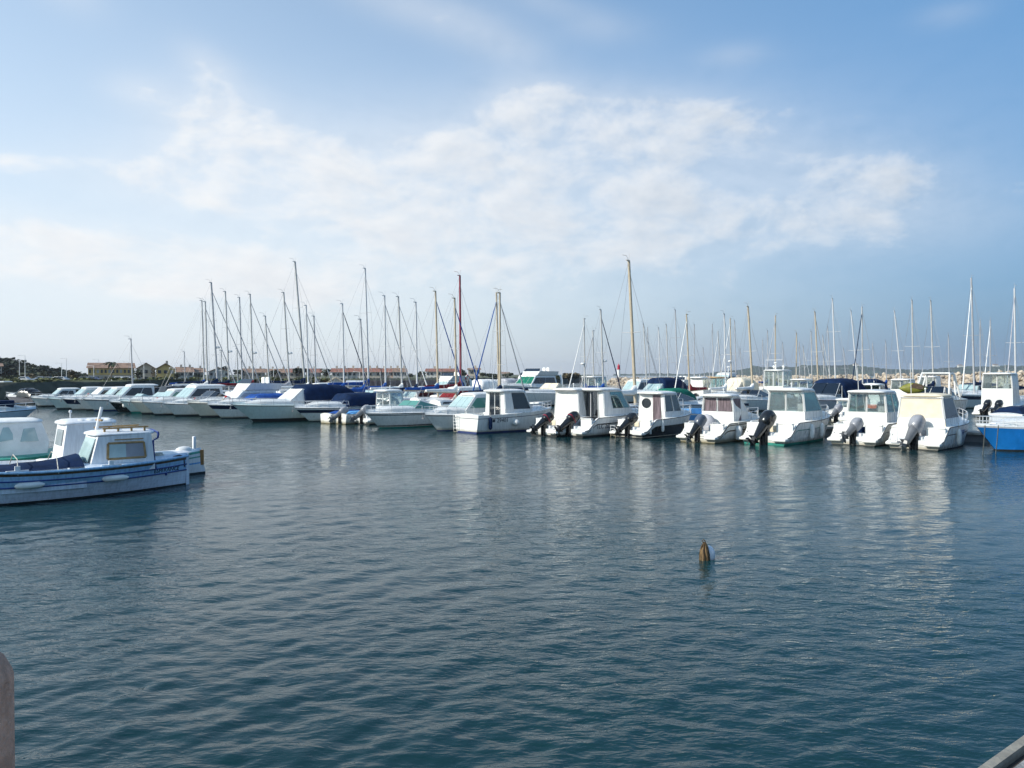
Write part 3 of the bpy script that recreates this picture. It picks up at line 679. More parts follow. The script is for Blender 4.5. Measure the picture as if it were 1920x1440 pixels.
def cruiser(label, px, py, L=7.5, B=2.7, rz=None, hs=.95, hb=1.35, hm=(WHITE, ANTI, NAVY), style='sedan', zt=2.3, group='motor cruisers moored bow to the fairway', name='motor_cruiser', levels=None, rows=None, glz=DGLASS,
            fg=LGLASS, canopy=None, d=None, arch=False, fly=False, cabx=(.22, .62), local=None, radar=False, roofm=None, rail_=True, rake=1.1, cat='motor boat', eng=None, zw=None):
    rz = HEAD + math.pi + R(rnd.uniform(-3, 3)) if rz is None else rz
    loc = local or (L - rake * .98, 0, 0)
    t = moor(name, label, cat, px, py, rz, loc, group, d)
    sh = hull(t, L, B, hs, hb, list(hm), levels or (-.15, .55, .62, .88, 1.), rows or (1, 0, 0, 0, 0), rake=rake, bs=.92, wl=.78, cam=.2, fine=2.3, draft=.4, cock=(.4, L * cabx[0], .35))
    a, b = cabx[0] * L, cabx[1] * L; w = B / 2 * .8; hd = sh.height(b / L)
    # coachroof over the forward cabin
    trunk(t, [(a, w, hs - .2, hd + .3), (b, w * .98, hs, hd + .38), (b + (L - b) * .45, w * .74, hd, hd + .42), (L * .93, w * .2, hb - .05, hb + .12)], WHITE)
    zb = hd + .26
    if style in ('sedan', 'fly'):
        bt = b - (zt - zb) * .95; at = a + .1
        wf = taper(zb, w * .98, zt, w * .8)
        poly = [(a, zb - .5), (at, zt), (bt, zt), (b + .1, zb), (b + .1, zb - .5)]
        prism(t, 'cabin', poly, wf, WHITE)
        q = lambda f, z: (a + (b - a) * f, z)
        h = zt - zb; z0, z1 = zb + h * .12, zb + h * .82
        xe = lambda z: b + .1 + (bt - b - .1) * (z - zb) / h - .22
        side_panes(t, 'side_window', [(a + .25, z0), ((a + xe(z0)) / 2, z0), ((a + xe(z1)) / 2, z1), (a + .35, z1)], wf, glz)
        side_panes(t, 'side_window', [((a + xe(z0)) / 2 + .06, z0), (xe(z0), z0), (xe(z1), z1), ((a + xe(z1)) / 2 + .06, z1)], wf, glz)
        for fy in ((-.92, -.34), (-.3, .3), (.34, .92)): front_pane(t, 'windscreen', (b + .1, zb), (bt, zt), wf(zb), wf(zt), fg, fy)
        roof(t, at - .5, bt + .12, w * .86, zt - .02, roofm or WHITE, th=.1, cam=.08)
        top = zt + .14
    elif style == 'open':
        z1 = zw or zb + .5; mbw = MB(); fr = MB()
        wf = taper(zb, w * .95, z1, w * .8); bt = b - (z1 - zb) * 1.3
        for fy in ((-.9, -.02), (.02, .9)): front_pane(t, 'windscreen', (b, zb), (bt, z1), wf(zb), wf(z1), fg, fy, fz=(0, 1))
        for s in (1, -1):
            MB().panel([(b - .02, s * wf(zb), zb), (bt - .02, s * wf(z1), z1), (a + .5, s * wf(zb + .05), zb + .1), (a + .3, s * wf(zb), zb)], .01).build('side_window', fg, t, 0)
            fr.tube([(b, s * wf(zb) * .93, zb), (bt, s * wf(z1) * .93, z1), (a + .5, s * wf(zb), zb + .12)], .022, 5)
        fr.tube([(bt, -wf(z1) * .93, z1), (bt, wf(z1) * .93, z1)], .022, 5); fr.build('windscreen_frame', STEEL, t)
        top = z1
    elif style == 'cuddy': top = zb
    if canopy is not None:
        if style == 'open':
            canopy_cloth(t, 'canopy', [(.3, zt - .45), (.8, zt - .12), (a + .2, zt), (max(bt - .1, a + .4), zt - .03), (max(bt, a + .45) + .02, z1 + .05)], hs + .06, B / 2 * .93, B / 2 * .80, canopy)
        else:
            canopy_cloth(t, 'canopy', [(.3, zt - .4), (.7, zt - .15), (a + .1, zt - .1)], hs + .04, B / 2 * .92, B / 2 * .8, canopy, 3)
    if arch:
        mb = MB(); za = max(top, zt) + (.12 if not fly else .9)
        pts = []
        for i in range(13):
            an = math.pi * i / 12; pts.append((a * .75 - .35 * math.sin(an) + (.5 if False else 0), -math.cos(an) ** 1 * (B / 2 * .86) if abs(math.cos(an)) > .8 else -math.cos(an) * B / 2 * .95, hs + (za - hs) * math.sin(an) ** .45))
        for k in range(len(pts) - 1):
            p, q = Vector(pts[k]), Vector(pts[k + 1]); mid_ = (p + q) / 2; dd = q - p
            rot = dd.to_track_quat('Z', 'Y').to_matrix(); mb.box(mid_, (.07, .3, dd.length + .05) if False else (.3, .07, dd.length + .06), 0, rot)
        mb.build('radar_arch', WHITE, t, 40)
    if fly or style == 'fly':
        zf = zt + .1; wf = taper(zf, w * .85, zf + .55, w * .95)
        fx0, fx1 = a - .3, b - (zt - zb) * .95 - .35
        prism(t, 'flybridge', [(fx0, zf), (fx0 - .05, zf + .5), (fx1 - .25, zf + .55), (fx1 + .2, zf)], wf, WHITE)
        front_pane(t, 'flybridge_windscreen', (fx1 - .2, zf + .5), (fx1 - .5, zf + .85), w * .9, w * .8, SMOKE, fz=(0, 1))
        st = MB(); st.rbox((fx0 + .8, .35, zf + .75), (.15, .5, .5), .06); st.rbox((fx0 + .8, -.35, zf + .75), (.15, .5, .5), .06); st.build('flybridge_seat', WHITEC, t)
    if radar:
        mb = MB(); zz = (zt + .1) + (.7 if fly else 0); mb.tube([(a + .4, 0, zz), (a + .2, 0, zz + .7)], .05, 6); mb.lathe([(.05, 0), (.26, .03), (.28, .1), (.22, .18), (.03, .22)], (a + .2, 0, zz + .7), 14); mb.build('radar_mast', WHITE, t, 50)
    if rail_: rail(t, sh, b - .4, .45)
    rub_rail(t, sh, RUBBER if hm[0] is not WHITE or rnd.random() < .5 else GREYW, .97, .02)
    if rnd.random() < .55:
        an = MB(); an.tube([(L - .12, 0, hb + .08), (L + .10, 0, hb + .02), (L + .13, 0, hb - .18)], .025, 6); an.box((L + .12, 0, hb - .22), (.05, .16, .08)); an.build('anchor', ENGMET, t)
    if eng is not None: outboard(t, .0, 0, .6, eng, 50, 1.)
    return t, sh
# ------------------------------------------------------------ front row, left to right
GP = 'pilothouse boats moored stern to'
GC = 'motor cruisers moored bow to the fairway'
BOW = HEAD + math.pi
def front_row():
    # --- far left: small cruisers, bows towards the fairway
    cruiser('small cabin boat with dark windows, leftmost white bow of the long moored row', 72, 763, 5.2, 2.0, style='sedan', hs=.7, hb=.95, zt=1.75, rake=.7, hm=(WHITE2, ANTI, WHITE))
    cruiser('white boat with a boxy glazed wheelhouse, second from the left end of the row', 108, 768, 5.8, 2.1, style='sedan', hm=(MINT, ANTI, WHITE), hs=.75, hb=1.05, zt=1.95, glz=LGLASS, rake=.8, cabx=(.25, .6))
    t, s = cruiser('white cruiser with a dark navy upper hull and a red lifebuoy on its rail', 137, 769, 6.6, 2.3, style='sedan', hs=.8, hb=1.05, zt=1.95, hm=(WHITE, ANTI, NAVY), levels=(-.08, .5, .56, .95, 1.), rows=(1, 0, 0, 2, 0), rake=.9, fg=WHITEC)
    lifebuoy(t, (4.6, .8, 1.25), 'red lifebuoy on the rail of the navy banded cruiser at far left', .24)
    cruiser('white sedan cruiser with dark side windows between the navy banded cruiser and taller sedan', 163, 770, 6.6, 2.3, style='sedan', hs=.85, hb=1.05, zt=2.0, rake=.9)
    cruiser('taller white sedan cruiser with pale windscreen and a small dark canopy aft', 178, 771, 7.6, 2.6, style='sedan', hm=(WHITE, ANTIB, NAVY), levels=(-.12, .5, .55, .88, .92, 1.), rows=(1, 0, 0, 0, 2, 0), hs=.9, hb=1.1, zt=2.25, rake=1.0, canopy=BLACK, fg=LGLASS)
    t, s = cruiser('small runabout with a dark hull under a white deck and wooden windscreen frame', 222, 773, 5.4, 2.1, style='open', hs=.7, hb=.95, zt=1.9, hm=(WHITE, ANTI, BLACK), levels=(-.06, .5, .56, .9, 1.), rows=(1, 2, 2, 2, 0), rake=.8)
    fender(t, (4.4, .72, .62), 'white ball fender at the bow of the dark hulled runabout', r=.16, l=.3)
    cruiser('low white sports cruiser with a grey raked windscreen and black arch canopy behind it', 248, 775, 7.2, 2.5, style='open', hm=(MINT, ANTIG, WHITE), hs=.85, hb=1.05, zt=2.35, zw=1.75, canopy=BLACK, arch=True, rake=1.0)
    t, s = cruiser('white cruiser with teal windscreen and hard top, beside the large sedan with dark windows', 268, 777, 6.8, 2.4, style='sedan', hm=(IVORY, ANTI, NAVY), hs=.85, hb=1.05, zt=1.95, glz=GGLASS, fg=LGLASS, rake=1.0)
    lifebuoy(t, (4.9, .75, 1.15), 'dull red lifebuoy on the foredeck of the cruiser with teal windscreen', .2)
    cruiser('large white sedan cruiser with a broad dark side window and pale green windscreen', 292, 779, 8.2, 2.8, style='sedan', hm=(WHITE, ANTI, GREYW), levels=(-.14, .5, .58, .88, 1.), rows=(1, 0, 2, 0, 0), hs=.95, hb=1.1, zt=2.3, rake=1.1, roofm=WHITE)
    t, s = cruiser('grey white cruiser with long sloping grey windscreen and a red lifebuoy at its bow', 330, 781, 7.4, 2.5, style='open', hs=.85, hb=1.05, zt=2.2, zw=1.95, rake=1.0, fg=SMOKE, arch=True)
    lifebuoy(t, (5.2, .8, 1.15), 'red lifebuoy on the rail of the cruiser with the sloping grey windscreen', .26)
    t, s = cruiser('tall white flybridge cruiser shrouded in a pale grey cover with black waterline', 378, 783, 8.8, 2.9, style='fly', hm=(IVORY, ANTI, NAVY), hs=1.0, hb=1.15, zt=1.98, rake=1.1, glz=GREYC, fg=WHITEC)
    mb = MB(); mb.lathe([(.02, 0), (.2, .04), (.27, .2), (.24, .36), (.1, .46), (.02, .48)], (0, 0, 0), 12); mb.tube([(-.3, 0, .05), (.1, 0, .15), (.3, 0, .5)], .04, 6)
    lifebuoy(t, (6.2, 1.05, 1.3), 'large red and white lifebuoy on the tall shrouded flybridge cruiser', .3)
    t, s = cruiser('white cruiser with a navy stripe and a blue canvas over its windscreen', 416, 785, 7.8, 2.6, style='open', hs=.9, hb=1.1, zt=1.85, zw=1.6, hm=(WHITE, ANTI, NAVY), levels=(-.09, .6, .68, .94, 1.), rows=(1, 0, 0, 2, 0), canopy=BLUEC, arch=True, rake=1.1, fg=BLUEC)
    t, s = cruiser('big white cruiser with black antifouling and a navy bimini high over its cockpit', 476, 791, 9.4, 3.0, style='open', hs=1.05, hb=1.22, zt=2.62, zw=2.25, hm=(MINT, ANTI, WHITE), levels=(-.22, .55, .62, .9, 1.), rows=(1, 0, 0, 0, 0), canopy=NAVYC, rake=1.6, cabx=(.26, .6), fg=WHITE, eng=None)
    fender(t, (4.9, s.wide(.52, .8) + .12, .72), 'white fender hung on the big cruiser with the navy bimini', r=.13, l=.6)
    dog = tag(on_boat(t, 'rope_coil', 'tan coil of rope on the side deck of the big navy bimini cruiser', 'rope', (3.2, 1.2, 1.14)))
    MB().torus((0, 0, .1), .14, .07, (0, 1, .3), 14).build('coil', TANC, dog, 60)
    t, s = cruiser('white cruiser with a thick navy band round its bow and a black cockpit cover', 581, 791, 8.2, 2.7, style='open', hs=.95, hb=1.0, zt=2.0, zw=1.5, hm=(WHITE, ANTI, NAVY), levels=(-.07, .58, .64, .86, 1.), rows=(1, 0, 0, 2, 0), canopy=NAVYC, rake=1.2, fg=NAVYC)
    b = thing('mooring_buoy', 'orange mooring buoy hanging under the bow of the navy banded cruiser', 'buoy', W(557, 787))
    MB().lathe([(.02, -.1), (.12, 0), (.17, .14), (.15, .3), (.07, .42), (.03, .46)], (0, 0, 0), 14).build('buoy_body', ORANGE, b, 60)
    # --- small boats stern to
    for (lab, px, py, L, eng, cov) in (('small white dinghy, its bare transom left of the tender numbered 12', 620, 795, 3.6, None, BLUEC), ('small white open boat numbered 12 with a silver outboard and blue cover', 648, 796, 4.8, ENGSIL, SKYC)):
        t = moor('open_boat', lab, 'boat', px, py, HEAD, (0, -.62, 0), 'small open boats by the moored cruisers')
        s = hull(t, L, 1.55 if L > 4 else 1.35, .62, .78, [WHITE2, SLIME, WHITE2], (-.05, .5, .6, .9, 1.), (1, 0, 0, 0, 0), rake=.5, cock=(.15, L * .8, .2), bs=.92)
        prism(t, 'boat_cover', [(.5, .66), (1.0, .82), (L * .7, .86), (L * .8, .74)], taper(.6, .6, .86, .35), cov)
        if eng: outboard(t, .0, 0, .55, eng, 52, .9); writing('12', .16, t, (-.013, -.1, .34), (R(90), 0, R(-90)), LETTER)
    pilot_boat('white pilothouse boat with bare rail frames and light curtains, silver outboard tilted up', 694, 797, 5.6, 2.1, eng=ENGSIL, rear='win', zr=(1.2, 2.15), cab=(1.7, 3.0, 2.8), hs=.75, hb=.95)
    # --- open cruiser and sedan, bows to the fairway
    t, s = cruiser('white open cruiser with green tinted windscreen and a dark boot stripe', 712, 803, 6.9, 2.5, style='open', hs=.9, hb=.95, zt=2, zw=1.62, hm=(WHITE, ANTIG, BLACK), levels=(-.06, -.12, -.17, .84, .88, 1.), rows=(1, 0, 2, 0, 2, 0), rake=1.1, cabx=(.2, .55), fg=GGLASS)
    t, s = cruiser('white rounded roof boat with pale green panes, just left of the boat numbered 29401', 820, 808, 6.4, 2.4, style='sedan', hs=.9, hb=1.0, zt=2.05, rake=.95, glz=GGLASS, cabx=(.18, .62), hm=(WHITE, ANTIB, NAVY), levels=(-.05, .6, .66, .9, .94, 1.), rows=(1, 0, 0, 0, 2, 0))
    # --- boat 29401
    t, s = pilot_boat('white pilothouse boat numbered 29401 with dark sliding doors and no outboard', 896, 814, 6.6, 2.4, rz=R(41), hs=1.02, hb=1.25, drop=None, eng=None, rear='door', side='back', zr=(1.3, 2.3), cab=(2.1, 4.2, 3.7), hm=(WHITE, ANTIB, NAVY), levels=(-.10, .55, .58, .80, .83, 1.), rows=(1, 0, 0, 0, 2, 0), sideglz=DGLASS)
    side_text(t, s, '\u25a0', .16, .98, .62, LETTER); side_text(t, s, '29401', .23, 1.30, .60, LETTER)
    ladder(t, -.12, .85, .05, 1.0, WHITE, .34)
    fender(t, (.78, -s.wide(.12, .5) - .12, .56), 'navy fender hung near the stern of the boat numbered 29401', NAVYC, .11, .6)
    fender(t, (2.6, -s.wide(.4, .5) - .16, .55), 'grey ball fender hung amidships on the boat numbered 29401', GREYW, .19, .26)
    # --- two pilothouse boats with black outboards
    pilot_boat('white pilothouse boat with a white canvas rear panel, its black outboard striped red', 1046, 820, 6.4, 2.35, eng=ENGBLK, band=REDM, rear='white', side='back', zr=(1.35, 2.42), cab=(1.9, 3.7, 3.3), hs=.95, hb=1.15, sc=1.0)
    t, s = pilot_boat('white pilothouse boat lettered TLC 265 with green arched side window and glazed doors', 1095, 821, 6.9, 2.45, eng=ENGBLK, band=REDM, rear='door', side='back', zr=(1.45, 2.42), cab=(1.9, 4.4, 3.6), hs=1.0, hb=1.2, sc=1.08, glz=TEALG, hm=(WHITE, ANTI, BLACK))
    side_text(t, s, 'TLC 265', .24, .95, .42, LETTER)
    t, s = pilot_boat('pilothouse boat with a black lower hull, oval rear port and black outboard', 1206, 823, 6.2, 2.3, eng=ENGBLK, rear='ports', side='two', zr=(1.32, 2.25), cab=(2.2, 3.9, 3.5), hs=.95, hb=1.15, hm=(WHITE, BLACK, NAVY), levels=(-.05, -.09, .62, .9, 1.), rows=(1, 0, 1, 0, 0), sideglz=SMOKE, sc=1.02)
    ladder(t, -.2, .78, -.05, .62)
    fender(t, (1.5, -s.wide(.25, .6) - .1, .58), 'slim white fender hung on the black hulled pilothouse boat', r=.08, l=.5)
    # --- boat 52
    t, s = pilot_boat('weathered white pilothouse boat numbered 52 with brown curtains and a grey blue outboard', 1343, 832, 6.2, 2.4, eng=ENGGRY, rear='curtain', side='wall', zr=(1.45, 2.2), cab=(1.9, 3.5, 2.7), hs=.92, hb=1.1, hm=(WHITE2, SLIME, DKWOOD), tilt=40, levels=(-.03, .56, .63, .86, .91, 1.), rows=(1, 0, 2, 0, 2, 0))
    side_text(t, s, '52', .3, 2.3, .42, LETTER)
    o = MB().panel([(1.95, -.86, .9), (2.7, -.86, .9), (2.7, -.80, 2.1), (1.95, -.80, 2.1)], .02).build('door', CURT, t, 0)
    fender(t, (1.75, -s.wide(.28, .5) - .14, .42), 'grey white square fender hung beside the number 52', GREYW, .17, .6)
    ladder(t, .62, -.62, .35, .95)
    m2 = on_boat(t, 'stored_cover', 'domed grey canvas cover in the cockpit of the boat numbered 52', 'cover', (1.45, .35, .35)); MB().ball((0, 0, .45), .5, 12, 0, (.8, 1, 1.05)).build('cover', GREYC, m2, 60)
    # --- big black outboard
    t, s = pilot_boat('white pilothouse boat with green waterline, wide pale roof and the largest black outboard', 1474, 836, 7.2, 2.6, eng=ENGBLK, rear='win', side='one', zr=(1.5, 2.5), cab=(2.3, 4.5, 3.7), hs=1.02, hb=1.25, hm=(WHITE, ANTIG, ANTIG), levels=(-.10, .62, .655, .9, 1.), rows=(1, 0, 2, 0, 0), sc=1.35, tilt=40, sideglz=TEALG, roofm=WHITE)
    for x in (2.3, 3.5): fender(t, (x, -s.wide(x / 7.2, .5) - .12, .55), 'white fender on the green bottomed boat with the largest black outboard', r=.12, l=.6, g='two white fenders on the green bottomed boat')
    side_text(t, s, '7', .26, 1.75, .45, mat('faded lettering', (.45, .48, .5), .5)); side_text(t, s, '72', .26, 2.75, .45, MATS['faded lettering'])
    # --- silver outboard, twin panes
    t, s = pilot_boat('white pilothouse boat with twin clear rear panes and a tilted silver grey outboard', 1643, 838, 6.8, 2.5, eng=ENGSIL, rear='win', side='two', zr=(1.5, 2.42), cab=(1.7, 3.9, 3.3), hs=.98, hb=1.2, hm=(WHITE, ANTI, ANTIB), levels=(-.05, .60, .63, .9, 1.), rows=(1, 0, 2, 0, 0), sc=1.02, tilt=55, roofm=GREYW, sideglz=TEALG)
    # --- cream cover
    t, s = pilot_boat('white boat wholly closed at the back by a cream canvas cover, big silver outboard', 1762, 846, 6.8, 2.5, eng=ENGSIL, rear='cream', side='one', zr=(1.35, 2.3), cab=(.95, 3.3, 2.7), hs=.98, hb=1.2, hm=(WHITE, ANTI, DKWOOD), levels=(-.04, .62, .66, .9, 1.), rows=(1, 0, 2, 0, 0), sc=1.25, tilt=42, drop=(.34, .1, 1.0), roofm=CREAM, sideglz=SMOKE, over=.12, w=.98, wt=.86)
    side_text(t, s, '70078', .24, 2.3, .55, LETTERB)
    for k in (0, 1): MB().rbox((.94, -.35, .78 - .16 * k), (.03, .62, .07), .03).build('vent_slot', GREYC, t)
    ladder(t, -.3, .72, .3, .85)
    fender(t, (2.0, -s.wide(.3, .5) - .12, .5), 'white fender beside the number 70078', r=.11, l=.6)
    # --- blue boat
    BLUEH = mat('bright blue hull paint', (.015, .22, .66), .25, var=.06)
    LBLUE = mat('light blue stem paint', (.10, .42, .80), .3, var=.05)
    t = moor('blue_boat', 'bright blue sailing boat hull with white cabin, at the right edge bow on', 'sailing boat', 1866, 845, R(200), (6.6 - 1.15, 0, 0))
    s = hull(t, 6.6, 2.5, .95, 1.12, [BLUEH, ANTI, WHITE, LBLUE], (-.07, .5, .6, .93, 1.), (1, 0, 0, 0, 2), rake=1.2, cock=(.4, 1.9, .4), fine=2.0, deck=2)
    trunk(t, [(1.9, .85, .8, 1.45), (3.6, .8, .9, 1.42), (5.0, .5, 1.0, 1.3), (5.6, .25, 1.05, 1.2)], WHITE)
    for sd_ in (1, -1): MB().panel([(2.2, sd_ * .84, 1.12), (3.7, sd_ * .78, 1.14), (3.6, sd_ * .74, 1.3), (2.3, sd_ * .80, 1.32)], .02).build('side_window', DGLASS, t, 0)
    rail(t, s, 4.6, .4, n=4)
    for q in (0, 1):
        rp = thing('mooring_rope', ('slack pale rope from the blue bow into the water, left one', 'slack pale rope from the blue bow into the water, right one')[q], 'rope', W((1842, 1866)[q], 850 - 2 * q))
        tp = P3((1847, 1872)[q], 797, 29.5 + q) - rp.location
        MB().tube([(0, 0, -.3), tp * .5 + Vector((.02, 0, -.05)), tp], .016, 6).build('rope', ROPE, rp)
front_row()
# ------------------------------------------------------------ the wooden boats at the left
def wooden_boats():
    LB = mat('light blue planking paint', (.30, .52, .74), .45, planks=.085, var=.1, streak=True); DB = mat('dark blue rubbing strake', (.012, .04, .22), .4, var=.1)
    PB = mat('pale blue white planking', (.62, .70, .80), .45, planks=.085, var=.08, streak=True); GREEN = mat('sea green planking', (.04, .32, .24), .45, planks=.085, var=.1, streak=True)
    MB_ = mat('mid blue planking', (.12, .36, .68), .45, planks=.085, var=.1, streak=True)
    WP = mat('white house paint', (.76, .77, .78), .5, var=.06, streak=True)
    G = 'wooden fishing boats at the left quay'
    rz = R(42); L = 7.2
    # 1: ESPERANCE
    t = moor('wooden_boat', 'light blue and white wooden fishing boat lettered ESPERANCE, nearest of all', 'fishing boat', 344, 909, rz, (L - .12, 0, 0), G)
    s = hull(t, L, 2.3, .80, .86, [PB, ANTI, LB, DB, DKWOOD, MB_], (-.05, .515, .545, .71, .74, .88, 1.), (1, 0, 3, 2, 3, 2, 4), rake=.06, dbl=True, cock=(1.0, 4.2, .3), draft=.3, deck=0, wl=.74)
    side_text(t, s, 'ESPERANCE', .125, L - 1.15, s.height(.9) * .575, LETTER)
    # rub rails and the plank caps
    for q, rr, mm in ((.53, .02, DB), (.725, .018, DB), (1.0, .035, LB)):
        mb = MB()
        for sd_ in (1, -1):
            mb.tube([(s.shift(i / 30, q * s.height(i / 30)), sd_ * (s.wide(i / 30, q * s.height(i / 30)) + .012), q * s.height(i / 30)) for i in range(31)], rr, 6)
        mb.build('rubbing_strake' if q < 1 else 'gunwale', mm, t, 50)
    mb = MB(); mb.box((L - .01, 0, .40), (.09, .10, 1.06)); mb.build('stem_post', PB, t)
    x0, x1 = L - 2.75, L - 1.2
    z0, z1 = .62, 1.60; wf = taper(z0, .68, z1, .60)
    prism(t, 'wheelhouse', [(x0 - .12, z0), (x0 + .14, z1), (x1 - .03, z1 + .05), (x1 + .06, z0)], wf, WP)
    roof(t, x0 + .02, x1 + .14, .66, z1 + .02, WP, 'wheelhouse_roof', .05, cam=.07)
    front_pane(t, 'rear_panel', (x0 - .12, z0 + .25), (x0 + .14, z1), wf(z0), wf(z1), LGLASS, (-.78, .78), off=-.014, fz=(.06, .92))
    mb = MB(); mb.tube([(x1 + .07, -.66, z0), (x1 + .02, -.61, z1 - .18), (x1 + .15, -.62, z1 - .1), (x1 + .16, -.62, z1 + .04)], .03, 6); mb.tube([(x1 + .16, -.62, z1 + .04), (x1 + .18, 0, z1 + .1), (x1 + .16, .62, z1 + .04)], .03, 6); mb.build('visor_trim', DB, t, 50)
    wz0, wz1 = .98, 1.40
    for sd_ in (1, -1):
        fr = MB(); q = [(x0 + .36, wz0), (x1 - .2, wz0), (x1 - .24, wz1), (x0 + .38, wz1)]
        P = [Vector((a, sd_ * (wf(b) + .012), b)) for a, b in q]
        for i in range(4): fr.tube([P[i], P[(i + 1) % 4]], .035, 4)
        f = fr.build('window_frame', YWOOD, t, 0)
        mx = (x0 + x1) / 2 + .06
        for a, b, g in ((x0 + .38, mx, LGLASS), (mx, x1 - .22, mat('grey blind', (.3, .3, .33), .7))):
            MB().panel([(a, sd_ * (wf(wz0) + .012), wz0), (b, sd_ * (wf(wz0) + .012), wz0), (b, sd_ * (wf(wz1) + .012), wz1), (a, sd_ * (wf(wz1) + .012), wz1)], .008).build('pane', g, f, 0)
        fr = MB(); fr.tube([(x0 + .55, sd_ * .63, 1.50), (x1 - .25, sd_ * .63, 1.50)], .014, 5); fr.build('grab_rail', YWOOD, t)
    mb = MB()
    for sd_ in (1, -1):
        mb.tube([(x0 + .3, sd_ * .42, z1 + .2), (x1 - .05, sd_ * .42, z1 + .22)], .025, 6)
        for i in range(4): xx = x0 + .35 + (x1 - x0 - .5) * i / 3; mb.box((xx, sd_ * .42, z1 + .13), (.05, .04, .14))
    mb.build('roof_rack', YWOOD, t)
    mb = MB(); mb.tube([(x0 + .25, .1, z1), (x0 + .42, .1, z1 + .78)], .045, 8); mb.build('mast', WP, t); mb = MB(); mb.tube([(x0 + .35, -.18, z1 + .42), (x0 + .35, .38, z1 + .42)], .03, 6); mb.build('crosspiece', YWOOD, t)
    mb = MB(); zz = .74
    ys = [-.9, -.6, -.25, .1, .5, .9]; rings = []
    for i in range(13):
        x = .9 + (x0 - .25 - .9) * i / 12; pk = .03 + .30 * (i / 12) ** 2; r_ = []
        for y in ys: r_.append((x, y * s.half(x / L) / 1.15 * .93, s.height(x / L) + .02 + (pk + rnd.uniform(-.035, .035)) * (1 - abs(y)) ** .7 - (.04 if abs(y) > .8 else 0)))
        rings.append(r_)
    mb.loft(rings, False, (False, False)); mb.build('cockpit_cover', NAVYC, t, 60)
    mb = MB()
    for x in (2.6, L - 2.4): mb = MB(); mb.box((x, -s.half(x / L) + .03, s.height(x / L) + .09), (.12, .05, .16)); mb.box((x, -s.half(x / L) + .03, s.height(x / L) + .03), (.5, .06, .06)); mb.build('oar_post', WP, t)
    for k, x in enumerate((L - 4.35, L - 2.3)):
        fender(t, (x, -s.wide(x / L, .42) - .10, s.height(x / L) * .6), ('white fender lying along the blue side nearer the stern of the boat ESPERANCE', 'white fender lying along the blue side below the wheelhouse window of ESPERANCE')[k], r=.085, l=.55, lay=True)
    mb = MB(); mb.ball((L - .75, -s.wide(.9, .5) - .0, .40), .035, 8); mb.build('hawse_hole', DB, t)
    tag(MB().tube([(L - .5, -.22, .88), (L - .3, -.16, .91), (L - .15, -.1, .86), (L - .1, -.06, .55)], .02, 6).build('mooring_line', mat('dark rope', (.05, .045, .05), .9), t))
    cl_ = tag(on_boat(t, 'rope_coil', 'pale rope coiled on the foredeck of the boat lettered ESPERANCE', 'rope', (L - .85, 0, s.height(.88) + .09)))
    mb = MB()
    for i in range(4): mb.torus((.02 * math.sin(i * 2), .02 * math.cos(i), .025 * i), .16 - .015 * i, .016, (.05 * math.sin(i), .05, 1), 18)
    mb.build('coil', ROPE, cl_, 60)
    ls = MB()
    for x in (1.6, 2.6, 3.5): ls.tube([(x, -s.half(x / L) - .03, s.height(x / L) - .05), (x + .1, -.5, s.height(x / L) + .16 + .05 * x), (x + .15, .3, s.height(x / L) + .22 + .05 * x), (x + .2, s.half(x / L), s.height(x / L))], .012, 5)
    ls.build('lashing', ROPE, t)
    # 2: blue boat with the tall white cabin
    L2 = 7.6
    t = moor('wooden_boat', 'blue wooden fishing boat with a tall narrow white wheelhouse and brown stem', 'fishing boat', 371, 888, rz, (L2 - .1, 0, 0), G)
    s = hull(t, L2, 2.4, .68, .76, [WP, ANTI, MB_, DB, GREEN, LB], (-.06, .45, .52, .72, .78, .9, 1.), (1, 0, 2, 0, 4, 0, 4), rake=-.16, dbl=True, cock=(.9, 3.0, .3), deck=0, wl=.76)
    mb = MB(); mb.box((L2 + .02, 0, .54), (.12, .12, .5)); mb.build('stem_post', WOOD, t)
    mb = MB(); mb.rbox((L2 - .22, 0, 1.0), (.1, .12, .5), .03); mb.build('bitt', WP, t); mb = MB(); mb.ball((L2 - .55, 0, .80), .26, 14, 0, (1.1, .8, .55)); mb.build('stored_float', WHITE, t)
    x0, x1 = L2 - 4.2, L2 - 2.9
    wf = taper(.6, .62, 1.82, .56)
    prism(t, 'wheelhouse', [(x0 - .1, .6), (x0 + .08, 1.82), (x1, 1.82), (x1 + .05, .6)], wf, WP)
    roof(t, x0 - .05, x1 + .2, .63, 1.82, WP, 'wheelhouse_roof', .06, cam=.08)
    front_pane(t, 'rear_window', (x0 - .06, .95), (x0 + .08, 1.82), wf(.95), wf(1.82), mat('grey pane', (.30, .33, .34), .08), (-.6, .6), off=-.016, fz=(.28, .82))
    side_panes(t, 'side_window', [(x0 + .55, 1.25), (x0 + .95, 1.25), (x0 + .95, 1.6), (x0 + .55, 1.6)], wf, LGLASS)
    side_panes(t, 'side_window', [(x0 + 1.05, 1.28), (x1 - .15, 1.28), (x1 - .2, 1.62), (x0 + 1.05, 1.62)], wf, LGLASS)
    mb = MB(); mb.tube([(x0 + .3, 0, 1.92), (x0 + .3, 0, 2.14)], .02, 6); mb.ball((x0 + .3, 0, 2.18), .05, 8); mb.build('roof_light', STEEL, t)
    mb = MB()
    for i in range(4): mb.ball((x0 + .5 + i * .25, -.3, 1.91), .15, 8, 0, (1, 1.2, .35))
    mb.build('rolled_canvas', WHITEC, t, 60)
    # 3: green boat with canvas sides
    L3 = 6.6
    t = moor('wooden_boat', 'green wooden fishing boat with a white framed rear window and grey white canvas sides', 'fishing boat', 196, 884, rz, (L3, 0, 0), G)
